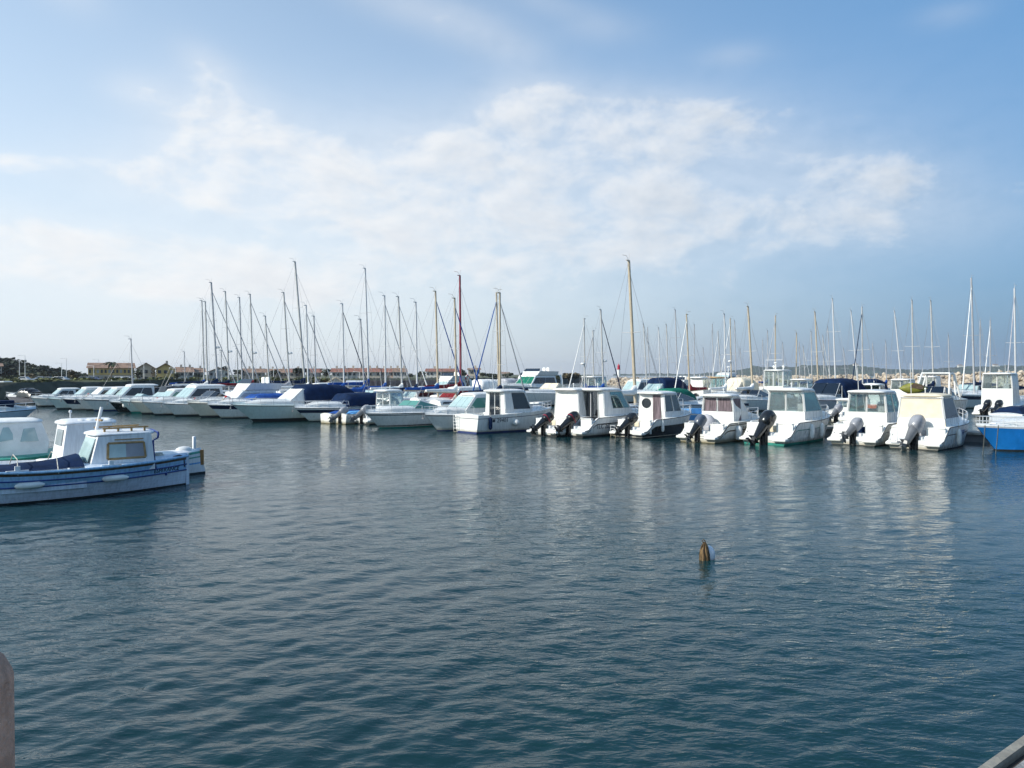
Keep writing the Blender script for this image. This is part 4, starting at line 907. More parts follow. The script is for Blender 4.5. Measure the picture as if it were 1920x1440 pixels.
    s = hull(t, L3, 2.4, .72, .95, [WP, ANTI, GREEN], (-.06, .45, .5, .8, 1.), (1, 0, 0, 0, 2, 2), rake=.1, dbl=True, cock=(.9, 2.3, .3), deck=2, wl=.76)
    x0, x1 = 2.45, 4.6; wf = taper(.6, .75, 1.75, .64)
    prism(t, 'canvas_house', [(x0 + .1, .6), (x0, 1.2), (x0 - .12, 1.75), (3.2, 1.82), (x1, 1.78), (x1 + .2, 1.2), (x1 + .1, .6)], wf, WHITEC)
    roof(t, x0 - .25, x1 + .1, .72, 1.78, WHITEC, 'canvas_roof', .06, cam=.07)
    front_pane(t, 'rear_window', (x0, 1.2), (x0 - .12, 1.75), wf(1.2), wf(1.75), LGLASS, (-.8, .8), off=-.014, fz=(.05, .92))
    side_panes(t, 'side_window', [(x0 + .15, 1.25), (x0 + .8, 1.22), (x0 + .8, 1.66), (x0 + .15, 1.62)], wf, mat('milky window', (.50, .54, .56), .3))
    side_panes(t, 'side_window', [(x0 + .95, 1.22), (x0 + 1.35, 1.28), (x0 + 1.35, 1.45), (x0 + 1.25, 1.66), (x0 + 1.1, 1.66)], wf, LGLASS)
    side_panes(t, 'side_window', [(x0 + 1.55, 1.2), (x0 + 2.05, 1.2), (x0 + 1.95, 1.62), (x0 + 1.65, 1.6)], wf, LGLASS)
    # 4: pale motor boat beyond
    t, s = cruiser('pale blue motor boat with a dark box on its foredeck, at left edge', 36, 794, 6.5, 2.3, rz=R(30), style='cuddy', hs=.75, hb=.95, hm=(mat('pale blue gelcoat', (.55, .66, .76), .35, var=.06), ANTI, WHITE), rake=1.0, group=None, rail_=True)
    mb = MB(); mb.rbox((4.6, 0, 1.32), (1.3, 1.3, .5), .08); mb.build('foredeck_box', NAVYC, t)
    cruiser('small dull grey boat under a black canopy by the far quay at the left edge', 26, 757, 4.6, 2.0, rz=R(165), style='open', hs=.7, hb=.85, zt=1.8, hm=(mat('dull grey gelcoat', (.16, .16, .18), .4), ANTI, BLACK), group=None, fg=DGLASS, canopy=BLACK)
wooden_boats()
# ------------------------------------------------------------ weathered mooring stake with its float
def stake():
    p = W(1321, 1050)
    t = thing('mooring_stake', 'rotten brown wooden stake wrapped in frayed rope, alone in open water', 'stake', p)
    mt, k, b = principled('rotten wood'); tc = k.n('ShaderNodeTexCoord'); mp = k.n('ShaderNodeMapping'); mp.inputs['Scale'].default_value = (16, 16, 2.0); k.link(tc.outputs['Object'], mp.inputs[0])
    f = k.noise(mp.outputs[0], 1.6, 6, .65, .6); k.link(k.mix(k.step(f, .38, .62), (.022, .012, .008, 1), (.28, .18, .08, 1)), b.inputs['Base Color']); b.inputs['Roughness'].default_value = .8
    bp = k.n('ShaderNodeBump'); bp.inputs['Distance'].default_value = .03; k.link(f, bp.inputs['Height']); k.link(bp.outputs[0], b.inputs['Normal'])
    mb = MB(); rings = []
    for z, r, ox in ((-.6, .08, 0), (-.02, .085, 0), (.1, .083, 0), (.18, .072, .0), (.24, .05, .005), (.27, .034, .01), (.30, .028, 0), (.325, .012, -.01)):
        rings.append([(ox + r * (1 + .14 * math.sin(5 * a + 3 * z)) * math.cos(a), r * (1 + .14 * math.sin(5 * a + 3 * z)) * math.sin(a), z) for a in [2 * math.pi * j / 20 for j in range(20)]])
    mb.loft(rings); mb.build('stake', mt, t, 60)
    mb = MB()
    for i in range(9):
        a = i * .7; mb.tube([(.015 * math.cos(a), .015 * math.sin(a), .315), (.055 * math.cos(a), .055 * math.sin(a), .24), (.086 * math.cos(a + .2), .086 * math.sin(a + .2), .11), (.088 * math.cos(a + .3), .088 * math.sin(a + .3), -.05)], .009, 5)
    mb.tube([(-.02, 0, .30), (-.045, 0, .34), (-.02, 0, .365), (.02, 0, .33)], .010, 5)
    mb.build('frayed_rope', mat('weedy rope', (.075, .045, .018), .9, var=.3, scale=20), t, 60)
    q = thing('float', 'white plastic float leaning on the rotten stake in open water', 'float', p + Vector((.10, .08, 0)))
    MB().lathe([(.02, -.1), (.08, -.06), (.108, .05), (.104, .13), (.07, .20), (.035, .23), (.02, .235)], (0, 0, 0), 18).build('float_body', mat('white float plastic', (.72, .74, .80), .4, var=.06), q, 60)
stake()
# ------------------------------------------------------------ sailing boats: (mast foot x, y, mast top x, y, row, ...)
GS = 'sailing boats moored behind the front row'
HULLS = [WHITE, mat('ivory gelcoat', (.72, .69, .60), .32, var=.06, streak=True), mat('pale grey gelcoat', (.52, .56, .60), .32, var=.06, streak=True), NAVY]
def sailboat(label, bx, by, tx, ty, c, fwd=1, mast=ALU, cover=WHITEC, hullm=0, jib=None, L=None, spread=1, radar=False, thick=1., boom=True, wires=True, ladderq=False):
    d = row_depth(bx, c); base, top = P3(bx, by, d), P3(tx, ty, d)
    zd = 1.15
    k = (zd - base.z) / (top.z - base.z); foot = base + (top - base) * k; H = top.z
    L = L or max(6.2, min(11.5, H * .80)); B = L * .31
    rz = HEAD if fwd > 0 else HEAD + math.pi
    q = Matrix.Rotation(-rz, 3, 'Z'); mx = L * .58
    p = q.inverted() @ Vector((mx, 0, 0))
    t = thing('sailing_boat', label, 'sailing boat', (foot.x - p.x, foot.y - p.y, 0), rz, GS)
    hm = HULLS[hullm]
    s = hull(t, L, B, L * .115, L * .135, [hm, ANTI, NAVY if hullm != 3 else WHITE], (-.10, .60, .66, .9, 1.), (1, 0, 0, 2, 0), draft=.4, rake=L * .1, bs=.70, wl=.80, cock=(.3, L * .28, .45), fine=1.8, tm=.45, cam=.1)
    hd = L * .12
    trunk(t, [(L * .28, B * .30, hd - .2, hd + .42), (L * .45, B * .30, hd - .1, hd + .40), (L * .66, B * .20, hd, hd + .28), (L * .76, B * .1, hd + .05, hd + .12)], WHITE)
    for sd_ in (1, -1): MB().panel([(L * .31, sd_ * B * .297, hd + .14), (L * .52, sd_ * B * .27, hd + .15), (L * .50, sd_ * B * .262, hd + .28), (L * .32, sd_ * B * .285, hd + .29)], .015).build('cabin_window', DGLASS, t, 0)
    lt = q @ (top - foot); A = Vector((mx, 0, zd - .15)); T = Vector((mx, 0, zd)) + Vector((lt.x, lt.y, top.z - zd))
    r = .076 * thick * (H / 11) ** .6 + .012
    mb = MB(); pts = [A.lerp(T, i / 6) for i in range(7)]
    mb.tube(pts, r, 8, 0, r * .78)
    mb.box(T + Vector((-.1, 0, .02)), (.34, .06, .06)); mb.tube([T, T + Vector((-.25, 0, .30))], .012, 4); mb.tube([T + Vector((-.25, 0, .30)), T + Vector((-.62, .05, .32))], .012, 4); mb.tube([T, T + Vector((.06, 0, .5))], .008, 4)
    m = mb.build('mast', mast, t, 50)
    sp = MB(); hs_ = [.52] if spread == 1 else [.36, .66]
    for f in hs_:
        c_ = A.lerp(T, f); sp.tube([c_ + Vector((-.12, -L * .085, .03)), c_, c_ + Vector((-.12, L * .085, .03))], .022, 4)
    sp.build('spreader', ALUW if mast is not ALUD else ALUD, m, 40)
    if boom:
        bz = hd + .95; b0 = A + (T - A) * ((bz - A.z) / (T.z - A.z)); b1 = Vector((L * .14, 0, bz + .12))
        mb = MB(); mb.tube([b0, b1], .05, 6); mb.build('boom', mast, t, 50)
        if cover is not None:
            mb = MB(); rings = []
            for i in range(9):
                f = i / 8; c_ = b0.lerp(b1, f * .96) + Vector((0, 0, .12)); hh = .34 * (1 - .6 * f) + .05 + rnd.uniform(-.02, .02); ww = .16 * (1 - .4 * f)
                if i == 0: hh += .35
                rings.append([c_ + Vector((0, ww * math.cos(a), hh * (.5 + .5 * math.sin(a)) - .12)) for a in [2 * math.pi * j / 8 for j in range(8)]])
            mb.loft(rings); mb.build('sail_cover', cover, t, 60)
    fs0 = Vector((L - .12, 0, s.height(1) + .1)); fs1 = A.lerp(T, .93)
    if jib is not None:
        mb = MB(); mb.tube([fs0, fs0.lerp(fs1, .06), fs0.lerp(fs1, .25), fs0.lerp(fs1, .6), fs0.lerp(fs1, .93), fs1], .028, 6); mb.tube([fs0.lerp(fs1, .05), fs0.lerp(fs1, .3), fs0.lerp(fs1, .92)], .06 * thick, 6, 0, .035); mb.build('furled_jib', jib, t, 60)
    if wires:
        mb = MB()
        if jib is None: mb.tube([fs0, fs1], .011, 3)
        mb.tube([Vector((.08, 0, s.height(0) + .05)), T], .010, 3)
        for sd_ in (1, -1):
            ch = Vector((mx - .25, sd_ * B * .47, s.height(.55))); c_ = A.lerp(T, hs_[-1])
            mb.tube([ch, c_ + Vector((-.12, sd_ * L * .085, .03)), A.lerp(T, .97)], .009, 3); mb.tube([ch + Vector((.1, 0, 0)), A.lerp(T, hs_[0])], .009, 3)
        mb.build('standing_rigging', WIRE, t, 0)
    if radar:
        c_ = A.lerp(T, .42) + Vector((.28, 0, 0)); mb = MB(); mb.lathe([(.03, -.02), (.2, 0), (.24, .08), (.18, .18), (.02, .2)], c_, 12); mb.tube([c_, c_ - Vector((.3, 0, .05))], .03, 5); mb.build('radar_dome', WHITE, m, 60)
    rail(t, s, L * .8, .5, n=3, name='pulpit')
    return t
FL = 1
SB = [
 # left group
 ('slim grey masted sailboat, very first of the tall masts from the left', 383, 712, 378.4, 564, 66, 1, ALU, BLUEC, 0, None),
 ('sailboat with the shorter of the two close set grey masts at the left end', 389, 719, 385, 566, 60, 1, ALU, WHITEC, 0, ALUD),
 ('tall sailboat with thick grey mast and radar, third mast from the left', 408, 719, 396, 530, 64, 1, ALUD, NAVYC, 0, ALUD, None, 2, True, 1.3),
 ('sailboat with radar low on its mast, right of the thick grey masted one', 429.6, 719, 422.5, 547, 64, 1, ALU, NAVYC, 0, ALUD, None, 2, True),
 ('sailboat with a thin grey mast directly left of the dark red sail cover', 454, 717, 449, 558, 68, 1, ALUD, TEALC, 0, None),
 ('sailboat with a dark red sail cover on its boom', 475, 716, 469, 552, 64, 1, ALU, REDC, 0, ALUD, None, 1, True),
 ('short masted sailboat standing behind the tall shrouded flybridge cruiser, teal cover', 504.6, 721, 497.5, 593, 60, 1, ALU, TEALC, 0, ALUD),
 ('sailboat with radar and white mast boot, just left of the tallest left mast', 542.5, 716, 532, 549, 62, 1, ALU, GREYC, 0, ALUD, None, 2, True),
 ('large sailboat carrying the tallest mast of the left half', 571.6, 717, 553, 491, 66, 1, ALU, NAVYC, 0, None, None, 2, False, 1.2),
 ('sailboat with a thin pale mast immediately right of the tallest left mast', 577.8, 717, 574, 573, 62, 1, ALUW, WHITEC, 0, ALUD),
 ('sailboat with spiky mast top, its forestay crossing above the round dark tree', 592, 714, 588.5, 593, 66, 1, ALUD, BLUEC, 0, None),
 ('little sailboat with a thin short mast between the fifth and sixth tall masts', 445.5, 717, 444.6, 654, 76, 1, ALU, None, 0, None, 6.0),
 ('little sailboat with a thin bare mast near the thick radar mast', 415.5, 719, 414.6, 657, 76, 1, ALU, None, 0, None, 6.0),
 # middle group
 ('sailboat with royal blue sail cover and dark furled jib slanting right', 645, 716, 642, 570, 62, 1, ALUW, BLUEC, 0, NAVYC),
 ('small sailboat with a short thin grey mast left of the tall white mast', 683, 725, 676, 599, 58, 1, ALUD, BLUEC, 0, None, 7.),
 ('tall sailboat with white mast and a bright blue cover bunched at its foot', 691, 709, 684.5, 503.5, 66, 1, ALUW, BLUEC, 0, None, None, 2),
 ('sailboat with blue mast boot, its white mast left of the white covered boom', 723, 718, 721, 555, 62, 1, ALUW, BLUEC, 0, ALUD),
 ('sailboat with a long white sail cover along its boom', 753.6, 718, 746.8, 556.7, 62, 1, ALU, WHITEC, 0, WHITEC),
 ('sailboat with a bare white mast standing clear before the pale gap in the houses', 782, 724, 779.6, 567, 62, 1, ALUW, NAVYC, 2, None),
 ('sailboat with golden mast and blue furled jib before the red roofed terrace', 821, 720, 816.5, 546.5, 62, 1, GOLD, BLUEC, 0, BLUEC, None, 1, False, 1.1),
 ('sailboat with golden mast just left of the dark red mast', 855.6, 733, 852.4, 559.5, 60, 1, GOLD, WHITEC, 1, BLUEC, None, 1, False, 1.1),
 ('sailboat with the dark red mast', 864, 731, 862.3, 517, 66, 1, REDM, REDC, 0, None, None, 1, False, 1.2),
 ('sailboat with pale golden mast and blue jib slanting down to the left', 935.6, 731, 930.6, 549.5, 63, -1, GOLD, NAVYC, 0, BLUEC, None, 1, False, 1.0),
 ('sailboat with a straight grey gold mast and navy mast boot, grey forestay to the right', 937.6, 733, 937.2, 549.5, 59, 1, GOLD, NAVYC, 0, ALUD, None, 2, False, 1.1),
 # right of the gap
 ('sailboat with pale jib slanting left and a small radar, left of the lighthouse', 1096.6, 712, 1095, 598, 84, -1, ALU, BLUEC, 0, WHITEC, None, 1, True),
 ('sailboat with a dark thin jib slanting left and short mast', 1113, 712, 1111.6, 620.6, 88, -1, ALU, BLUEC, 0, ALUD),
 ('sailboat with a vivid blue cover and dark jib that crosses the lighthouse', 1131, 712, 1126.4, 581, 80, 1, ALU, BLUEC, 0, NAVYC, None, 1, True, 1.15),
 ('sailboat with the tall golden mast standing highest of the right half', 1191, 739, 1179, 489, 57, 1, GOLD, WHITEC, 1, None, None, 1, False, 1.35),
 ('sailboat with white boom gathered cover, first mast right of the tall golden one', 1212, 705, 1206.6, 608, 120, 1, ALU, WHITEC, 0, ALUD),
 ('sailboat with crossing white spreader low on a white mast, blue boat cover below', 1238, 708, 1234.8, 615, 115, 1, ALUW, BLUEC, 0, None),
 ('sailboat with a plain thin mast between the white spreader mast and the taller grey one', 1252.6, 705, 1249.4, 609, 120, 1, ALU, NAVYC, 0, None),
 ('sailboat with a tall thin grey mast above the white flybridge boat', 1270, 701, 1266, 581, 120, 1, ALUD, NAVYC, 0, None, None, 2),
 ('ketch like sailboat with brownish mast and pale jib slanting left', 1293.4, 737, 1287, 590, 84, -1, GOLD, REDC, 2, WHITEC),
 ('small sailboat with a faint short mast left of the hill', 1351.7, 705, 1346, 622, 150, -1, ALU, None, 0, WHITEC),
 ('sailboat with a white mast reaching down before the tan canopy boat', 1361, 737, 1358, 589, 88, 1, ALUW, WHITEC, 1, None),
 ('sailboat with brownish mast and small white radar, above the white domed cabin', 1371, 697, 1369, 598, 118, -1, GOLD, BLUEC, 0, WHITEC, None, 1, True),
 ('sailboat with the thick golden mast before the left end of the hills', 1411.7, 735, 1402.5, 575, 88, 1, GOLD, WHITEC, 0, None, None, 1, False, 1.35),
 ('sailboat with upright golden mast and dark jib slanting left over the trawler', 1453.7, 703, 1453.7, 592.5, 115, -1, GOLD, BLUEC, 0, ALUD),
 ('sailboat with a bare upright tan mast alone before the hills', 1493, 705, 1493.7, 625, 118, 1, GOLD, BLUEC, 0, None),
 ('small sailboat with a short thin mast right of the bare tan mast', 1510, 707, 1505.8, 649, 155, 1, ALU, BLUEC, 0, WHITEC),
 ('sailboat with thin mast and white spreader, left of the pale mast with white boot', 1522.5, 703, 1520.8, 621.7, 135, 1, ALU, NAVYC, 0, None),
 ('sailboat with pale golden mast ending in a white boot, blue dashed forestay', 1533.7, 710, 1528, 585, 112, 1, GOLD, WHITEC, 0, ALUD, None, 1, False, 1.1),
 ('small sailboat with a faint thin mast behind the white booted one', 1545, 707, 1543, 630, 150, 1, ALU, None, 0, WHITEC),
 ('sailboat with tall white mast above the navy sail cover', 1566, 697, 1560.8, 560, 108, 1, ALUW, NAVYC, 0, None, None, 2, False, 1.0),
 ('sailboat with a leaning white mast crossed by a dark blue jib', 1607.4, 710, 1595.6, 583, 125, 1, ALUW, NAVYC, 0, None),
 ('sailboat with grey mast and the dark blue jib slanting left', 1617.5, 713.6, 1616, 576, 112, -1, ALU, NAVYC, 0, NAVYC),
 ('sailboat with a leaning thin white mast alone above the white pilothouses', 1690, 712, 1677, 583, 125, 1, ALUW, NAVYC, 0, None),
 ('sailboat with a straight grey white mast, left one of the equal pair at right', 1712, 710, 1710, 563, 112, 1, ALU, NAVYC, 0, None, None, 1, False, 1.0),
 ('sailboat with a straight grey white mast, right one of the equal pair at right', 1750, 713.6, 1745, 564, 112, 1, ALU, NAVYC, 0, None, None, 1, False, 1.0),
 ('sailboat with a two toned tall mast and long white jib slanting left', 1826, 705, 1821, 521.5, 112, -1, ALUD, NAVYC, 0, WHITEC, None, 1, False, 1.1),
 ('sailboat with a short dark mast and low white spreader near the right edge', 1856.6, 713, 1856.8, 600.7, 135, -1, ALUD, BLUEC, 0, WHITEC),
 ('sailboat with a white mast at the far right and navy cover at its foot', 1904, 696, 1902, 541, 98, -1, ALUW, NAVYC, 0, GREYC, None, 1, False, .95),
 ('lone sailboat with a thin brown mast and blue cover, among the cruisers at far left', 249, 735, 245.6, 636, 52, 1, ALUD, BLUEC, 0, None, 6.2),
 ('small sailboat with a thin mast before the low houses left of the mast rows', 347, 716, 345.6, 660, 76, 1, ALUD, NAVYC, 0, None, 6.0),
]
for k in range(16):
    x = (1218, 1302, 1321, 1338, 1380, 1392, 1431, 1440, 1470, 1500, 1556, 1586, 1640, 1662, 1780, 1838)[k]; yt = rnd.uniform(600, 655)
    SB.append(('distant sailboat with a faint thin grey mast, one of many alike before the breakwater', x, 706, x - rnd.uniform(0, 5), yt, 160, 1 if k % 3 else -1, ALUD, BLUEC if k % 2 else None, 0, None, 7.5))
for a in SB:
    sailboat(*a)
# ------------------------------------------------------------ motor boats of the rows behind
GB = 'motor boats moored in the rows behind'
def back_row():
    def C(label, px, c, **k):
        rz = k.pop('rz', BOW); L = k.get('L', 7.5); rk = k.get('rake', 1.1)
        return cruiser(label, px, 0, d=row_depth(px, c), rz=rz, group=GB, **k)
    def Pb(label, px, c, **k):
        d = row_depth(px, c); q = Vector((P3(px, 700, d).x, d, 0)); yy = 702 + CAM_H / d * F
        return pilot_boat(label, px, yy, group=GB, **k)
    # centre
    C('large white flybridge motor yacht with a green windscreen cover and hard top', 948, 100, L=12.5, B=3.9, style='fly', hs=1.5, hb=2.0, zt=3.1, rake=1.6, fg=GREENC, glz=DGLASS, radar=True, hm=(WHITE, ANTIB, NAVY), arch=True)
    C('white cruiser with three dark portholes and a cream windscreen cover, before the big flybridge yacht', 975, 82, L=10.5, B=3.2, style='open', hs=1.3, hb=1.5, zt=2.7, zw=2.35, fg=CREAM, rake=1.3, hm=(WHITE, ANTI, NAVY), levels=(-.12, .55, .6, .9, 1.), cabx=(.2, .5))
    C('white flybridge boat with a purple blue screen cover, half hidden left of the big yacht', 948, 112, L=9., B=3., style='fly', hs=1.1, hb=1.4, zt=2.6, fg=BLUEC, glz=BLUEC)
    t, s = C('white flybridge cruiser with an upper sunshade and red lifebuoy, before the red roofed terrace', 790, 88, L=9.5, B=3.1, style='fly', hs=1.1, hb=1.4, zt=2.5, radar=True, arch=True)
    lifebuoy(t, (2.0, 1.2, 2.9), 'red lifebuoy high on the flybridge cruiser in front of the red roofed terrace', .3)
    C('grey hulled boat with a brown red canvas wheelhouse in a white frame', 806, 58, L=7., B=2.4, style='sedan', hs=.95, hb=1.1, zt=2.15, glz=REDC, fg=REDC, hm=(HULLS[2], ANTI, NAVY))
    C('motor boat wholly wrapped in a puffy white cover left of the blue slanting jibs', 860, 96, L=8.5, B=2.9, style='open', hs=1.05, hb=1.2, zt=2.7, zw=2.0, canopy=WHITEC, fg=WHITEC)
    C('motor boat under a grey white cover between the two slanting blue jibs', 905, 100, L=8.5, B=2.9, style='open', hs=1.05, hb=1.3, zt=2.8, zw=2.2, canopy=GREYC, fg=GREYC)
    C('low boat with a teal canvas cover peeping over the white sedan fisher', 880, 56, L=6., B=2.2, style='open', hs=.9, hb=1.0, zt=1.95, zw=1.7, canopy=TEALC, fg=TEALC)
    C('white launch with a pale hard top behind the green windscreen cruiser', 735, 60, L=7., B=2.5, style='sedan', hs=.9, hb=1.05, zt=2.1, glz=SMOKE)
    C('motor boat under a royal blue canopy behind the white boat with light curtains', 650, 58, L=7., B=2.5, style='open', hs=.95, hb=1.1, zt=2.2, zw=1.9, canopy=BLUEC)
    Pb('cream workboat with a row of narrow upright panes and navy cover on its bow', 1093, 84, L=7, B=2.5, cab=(2.2, 4.2, 4.1), zr=(1.6, 3.0), eng=None, rear='win', side='two', drop=None)
    C('low boat under a deep blue cover, behind the boat lettered TLC 265', 1078, 66, L=6.5, B=2.3, style='open', hs=.9, hb=1.05, zt=2.1, zw=1.9, canopy=BLUEC, fg=BLUEC)
    C('grey white boat with a big violet blue canopy right of the tall golden mast', 1195, 92, L=9., B=3., style='open', hs=1.1, hb=1.35, zt=3.0, zw=2.3, canopy=NAVYC, rake=1.2)
    C('boat covered by a sloping bright green tarpaulin', 1212, 70, L=7., B=2.5, style='open', hs=.95, hb=1.15, zt=2.2, zw=1.9, canopy=GREENC, fg=GREENC)
    C('white flybridge boat with dark windows, above the brown masted sailboat', 1252, 116, L=6.5, B=2.4, style='fly', hs=1.0, hb=1.2, zt=2.0)
    Pb('little old white fishing boat with a square cabin left of the grey hulled boats', 1300, 98, L=6, B=2.2, cab=(2.2, 3.6, 3.5), zr=(1.7, 2.9), eng=None, rear='wall', side='two', drop=None)
    # grey hulls across the fairway, sterns towards us
    def open_b(label, px, c, L, B, m, eng=ENGBLK, cov=None, rz=HEAD, h=.75):
        d = row_depth(px, c); t = moor('open_boat', label, 'boat', px, 702 + CAM_H / d * F, rz, (0, -B * .42, 0), GB)
        s = hull(t, L, B, h, h + .2, [m, ANTI, WHITE], (-.06, .5, .6, .9, 1.), (1, 0, 0, 0, 2), rake=.6, cock=(.2, L * .7, .3), bs=.9)
        if eng: outboard(t, 0, 0, .6, eng, 50, 1.)
        if cov is not None: prism(t, 'boat_cover', [(.3, h), (1., h + .35), (L * .65, h + .42), (L * .85, h + .15)], taper(h, B * .43, h + .42, B * .22), cov)
        return t
    open_b('little white dinghy with a dark outboard, moored across the fairway behind the boat 52', 1312, 100, 4., 1.8, WHITE2, ENGBLK)
    open_b('grey green hulled open boat with a black tilted outboard, across the fairway', 1352, 104, 6., 2.3, mat('grey green hull', (.25, .32, .34), .4, var=.1), ENGBLK)
    open_b('boat under a light blue tarpaulin beside the dark hulled boat cabin', 1316, 62, 4.6, 1.7, SKYC, None, SKYC, HEAD + math.pi)
    Pb('pale pilothouse boat with an orange tan awning over its cockpit', 1340, 104, L=7., B=2.5, cab=(2., 3.6, 3.5), zr=(1.7, 2.9), eng=None, rear='win', side='two', drop=None, roofm=TANC, over=1.3)
    C('boat shut in by a cream canopy with a red patch', 1348, 100, L=8., B=2.8, style='open', hs=1.1, hb=1.25, zt=3.0, zw=2.5, canopy=CREAM, fg=CREAM)
    C('white cruiser with a smooth domed cabin roof and mast radar, left end of the hills', 1325, 122, L=9., B=3., style='sedan', hs=1.1, hb=1.3, zt=3.4, radar=True)
    # trawler
    d = row_depth(1452, 106); t = moor('trawler', 'white fishing trawler with slotted wheelhouse, searchlights and radar on its roof', 'fishing boat', 1452, 702 + CAM_H / d * F, HEAD, (0, -1.3, 0), GB)
    s = hull(t, 9, 3.1, 1.2, 1.7, [WHITE, ANTI, ANTIB], (-.1, .55, .62, .9, 1.), (1, 0, 2, 0, 0), rake=1., cock=(.3, 2.4, .5), bs=.85)
    wheelhouse(t, 2.4, 4.8, 4.7, 1.0, 2.0, 3.7, 1.15, 1.1, rear='win', side='two', frw=.09)
    mb = MB(); mb.tube([(3., 0, 3.8), (3., 0, 4.5)], .06, 6); mb.lathe([(.03, 0), (.22, .03), (.24, .12), (.05, .22)], (3., 0, 4.5), 12); mb.build('radar', WHITE, t, 50)
    for y in (-.6, .5):
        mb = MB(); mb.tube([(3.6, y, 3.75), (3.6, y, 4.1)], .04, 6); mb.lathe([(.14, -.1), (.17, .0), (.17, .1)], (3.6, y, 4.2), 12, 0, (1, 0, .2)); mb.build('searchlight', WHITE, t, 50)
    mb = MB(); mb.tube([(2.6, -1., 3.8), (2.6, -1., 4.9), (2.6, 1., 4.9), (2.6, 1., 3.8)], .035, 6); mb.build('lamp_gantry', STEEL, t)
    Pb('white centre console boat with a flat white top on posts, right of the trawler', 1500, 104, L=7, B=2.5, cab=(2.2, 3.8, 3.6), zr=(1.2, 2.7), eng=ENGBLK, rear='win', side='one', over=.6)
    C('big grey pink cruiser with a navy bimini and wide window, behind the largest black outboard', 1512, 76, L=10., B=3.3, style='open', hs=1.25, hb=1.45, zt=3.0, zw=2.6, canopy=NAVYC, hm=(mat('grey pink gelcoat', (.50, .46, .48), .35, var=.06), ANTI, NAVY), fg=SMOKE, rake=1.3)
    Pb('small white cabin boat with dark panes, orange cover before it', 1640, 98, L=6, B=2.2, cab=(1.8, 3.3, 3.2), zr=(1.4, 2.3), eng=None, rear='win', side='two', glz=SMOKE)
    open_b('boat under an orange red tarpaulin between white pilothouses', 1642, 72, 5.2, 2., WHITE, None, ORANGEC, HEAD + math.pi, .95)
    Pb('white square pilothouse boat with two small panes, left one of two alike', 1697, 100, L=6.5, B=2.4, cab=(1.8, 3.5, 3.5), zr=(1.9, 2.75), eng=None, rear='win', side='wall')
    Pb('white square pilothouse boat with wide low panes, right one of two alike', 1748, 110, L=6.5, B=2.5, cab=(1.8, 3.5, 3.5), zr=(1.9, 3.0), eng=None, rear='win', side='wall')
    # olive dinghy standing on its edge on a foredeck
    d = row_depth(1712, 84); p = P3(1712, 741, d)
    t = thing('dinghy', 'olive green dinghy tipped on its side before the white square pilothouses', 'dinghy', p, R(-20))
    OL = mat('olive dinghy', (.20, .20, .03), .5, var=.15)
    rings = []
    for i in range(9):
        f = i / 8 * 2 - 1; w = .42 * (1 - abs(f) ** 2.2) + .02; rings.append([(f * .98, .30 * math.cos(a) * (1 - .3 * abs(f)), .52 + w * math.sin(a)) for a in [2 * math.pi * j / 12 for j in range(12)]])
    MB().loft(rings).build('dinghy_hull', OL, t, 60); mb = MB(); mb.panel([(-.3, -.305, .6), (.6, -.30, .45), (.75, -.26, .75), (.0, -.29, .95)], .01); mb.build('dark_patch', DKWOOD, t)
    t, s = C('sport cruiser with a white tubular roll frame and dark lower hull, beyond the cream cover', 1722, 86, L=9.6, B=3.1, style='open', hs=1.2, hb=1.4, zt=2.6, zw=2.3, hm=(WHITE, BLACK, BLACK), levels=(-.45, .6, .66, .9, 1.), rake=1.4, fg=SMOKE, cabx=(.2, .6))
    mb = MB()
    for sd_ in (1, -1):
        mb.tube([(1.9, sd_ * 1.35, 1.2), (2.6, sd_ * 1.05, 3.3), (3.9, sd_ * 1.05, 3.4), (5.0, sd_ * 1.3, 1.4)], .075, 6)
        mb.tube([(3.4, sd_ * 1.4, 1.2), (2.8, sd_ * 1.05, 3.3)], .06, 6)
    mb.tube([(2.6, -1.05, 3.3), (2.6, 1.05, 3.3)], .07, 6); mb.tube([(3.9, -1.05, 3.4), (3.9, 1.05, 3.4)], .07, 6); mb.box((3.25, 0, 3.42), (1.3, 2.1, .08)); mb.build('roll_frame', WHITE, t, 50)
    for y in (0, 1): lifebuoy(t, (8.4 - .35 * y, -.5 - .3 * y, 1.62), ('red buoy ring on the bow of the roll frame cruiser, front one', 'red buoy ring on the bow of the roll frame cruiser, rear one')[y], .17, (.4, 1, 0))
    t, s = Pb('white cabin boat with a square grey pane and two black outboards, at the right edge', 1893, 88, L=8., B=2.9, cab=(1.6, 4.0, 3.9), zr=(2.2, 3.3), eng=ENGBLK, ey=.38, rear='win', side='wall', glz=CLEAR, sc=1.1)
    outboard(t, .02, -.38, .62, ENGBLK, 52, 1.1)
    C('dark covered sport boat low behind the roll frame cruiser', 1800, 118, L=9, B=3., style='open', hs=1.1, hb=1.3, zt=2.4, zw=2.2, canopy=BLACK)
    Pb('white boat with a silver outboard and bow rails between the two big pilothouses', 1592, 70, L=5.6, B=2.1, cab=(2., 3., 2.9), zr=(1.0, 1.5), eng=ENGSIL, rear='win', side='one')
    open_b('open boat with a pale hull partly hidden behind the bright blue boat', 1915, 74, 5.5, 2.1, HULLS[2], None, NAVYC)
    C('white sedan boat half hidden behind the boat with the oval port', 1160, 100, L=8, B=2.8, style='sedan', hs=1., hb=1.25, zt=2.6)
    C('grey decked boat with a dark windscreen behind the black hulled boat', 1228, 66, L=7, B=2.5, style='open', hs=1., hb=1.2, zt=2.1, zw=1.9, fg=SMOKE, hm=(HULLS[2], ANTI, NAVY))
    C('white cuddy boat below the thick golden mast', 1385, 84, L=7, B=2.6, style='open', hs=1., hb=1.2, zt=2.1, zw=1.9, fg=SMOKE)
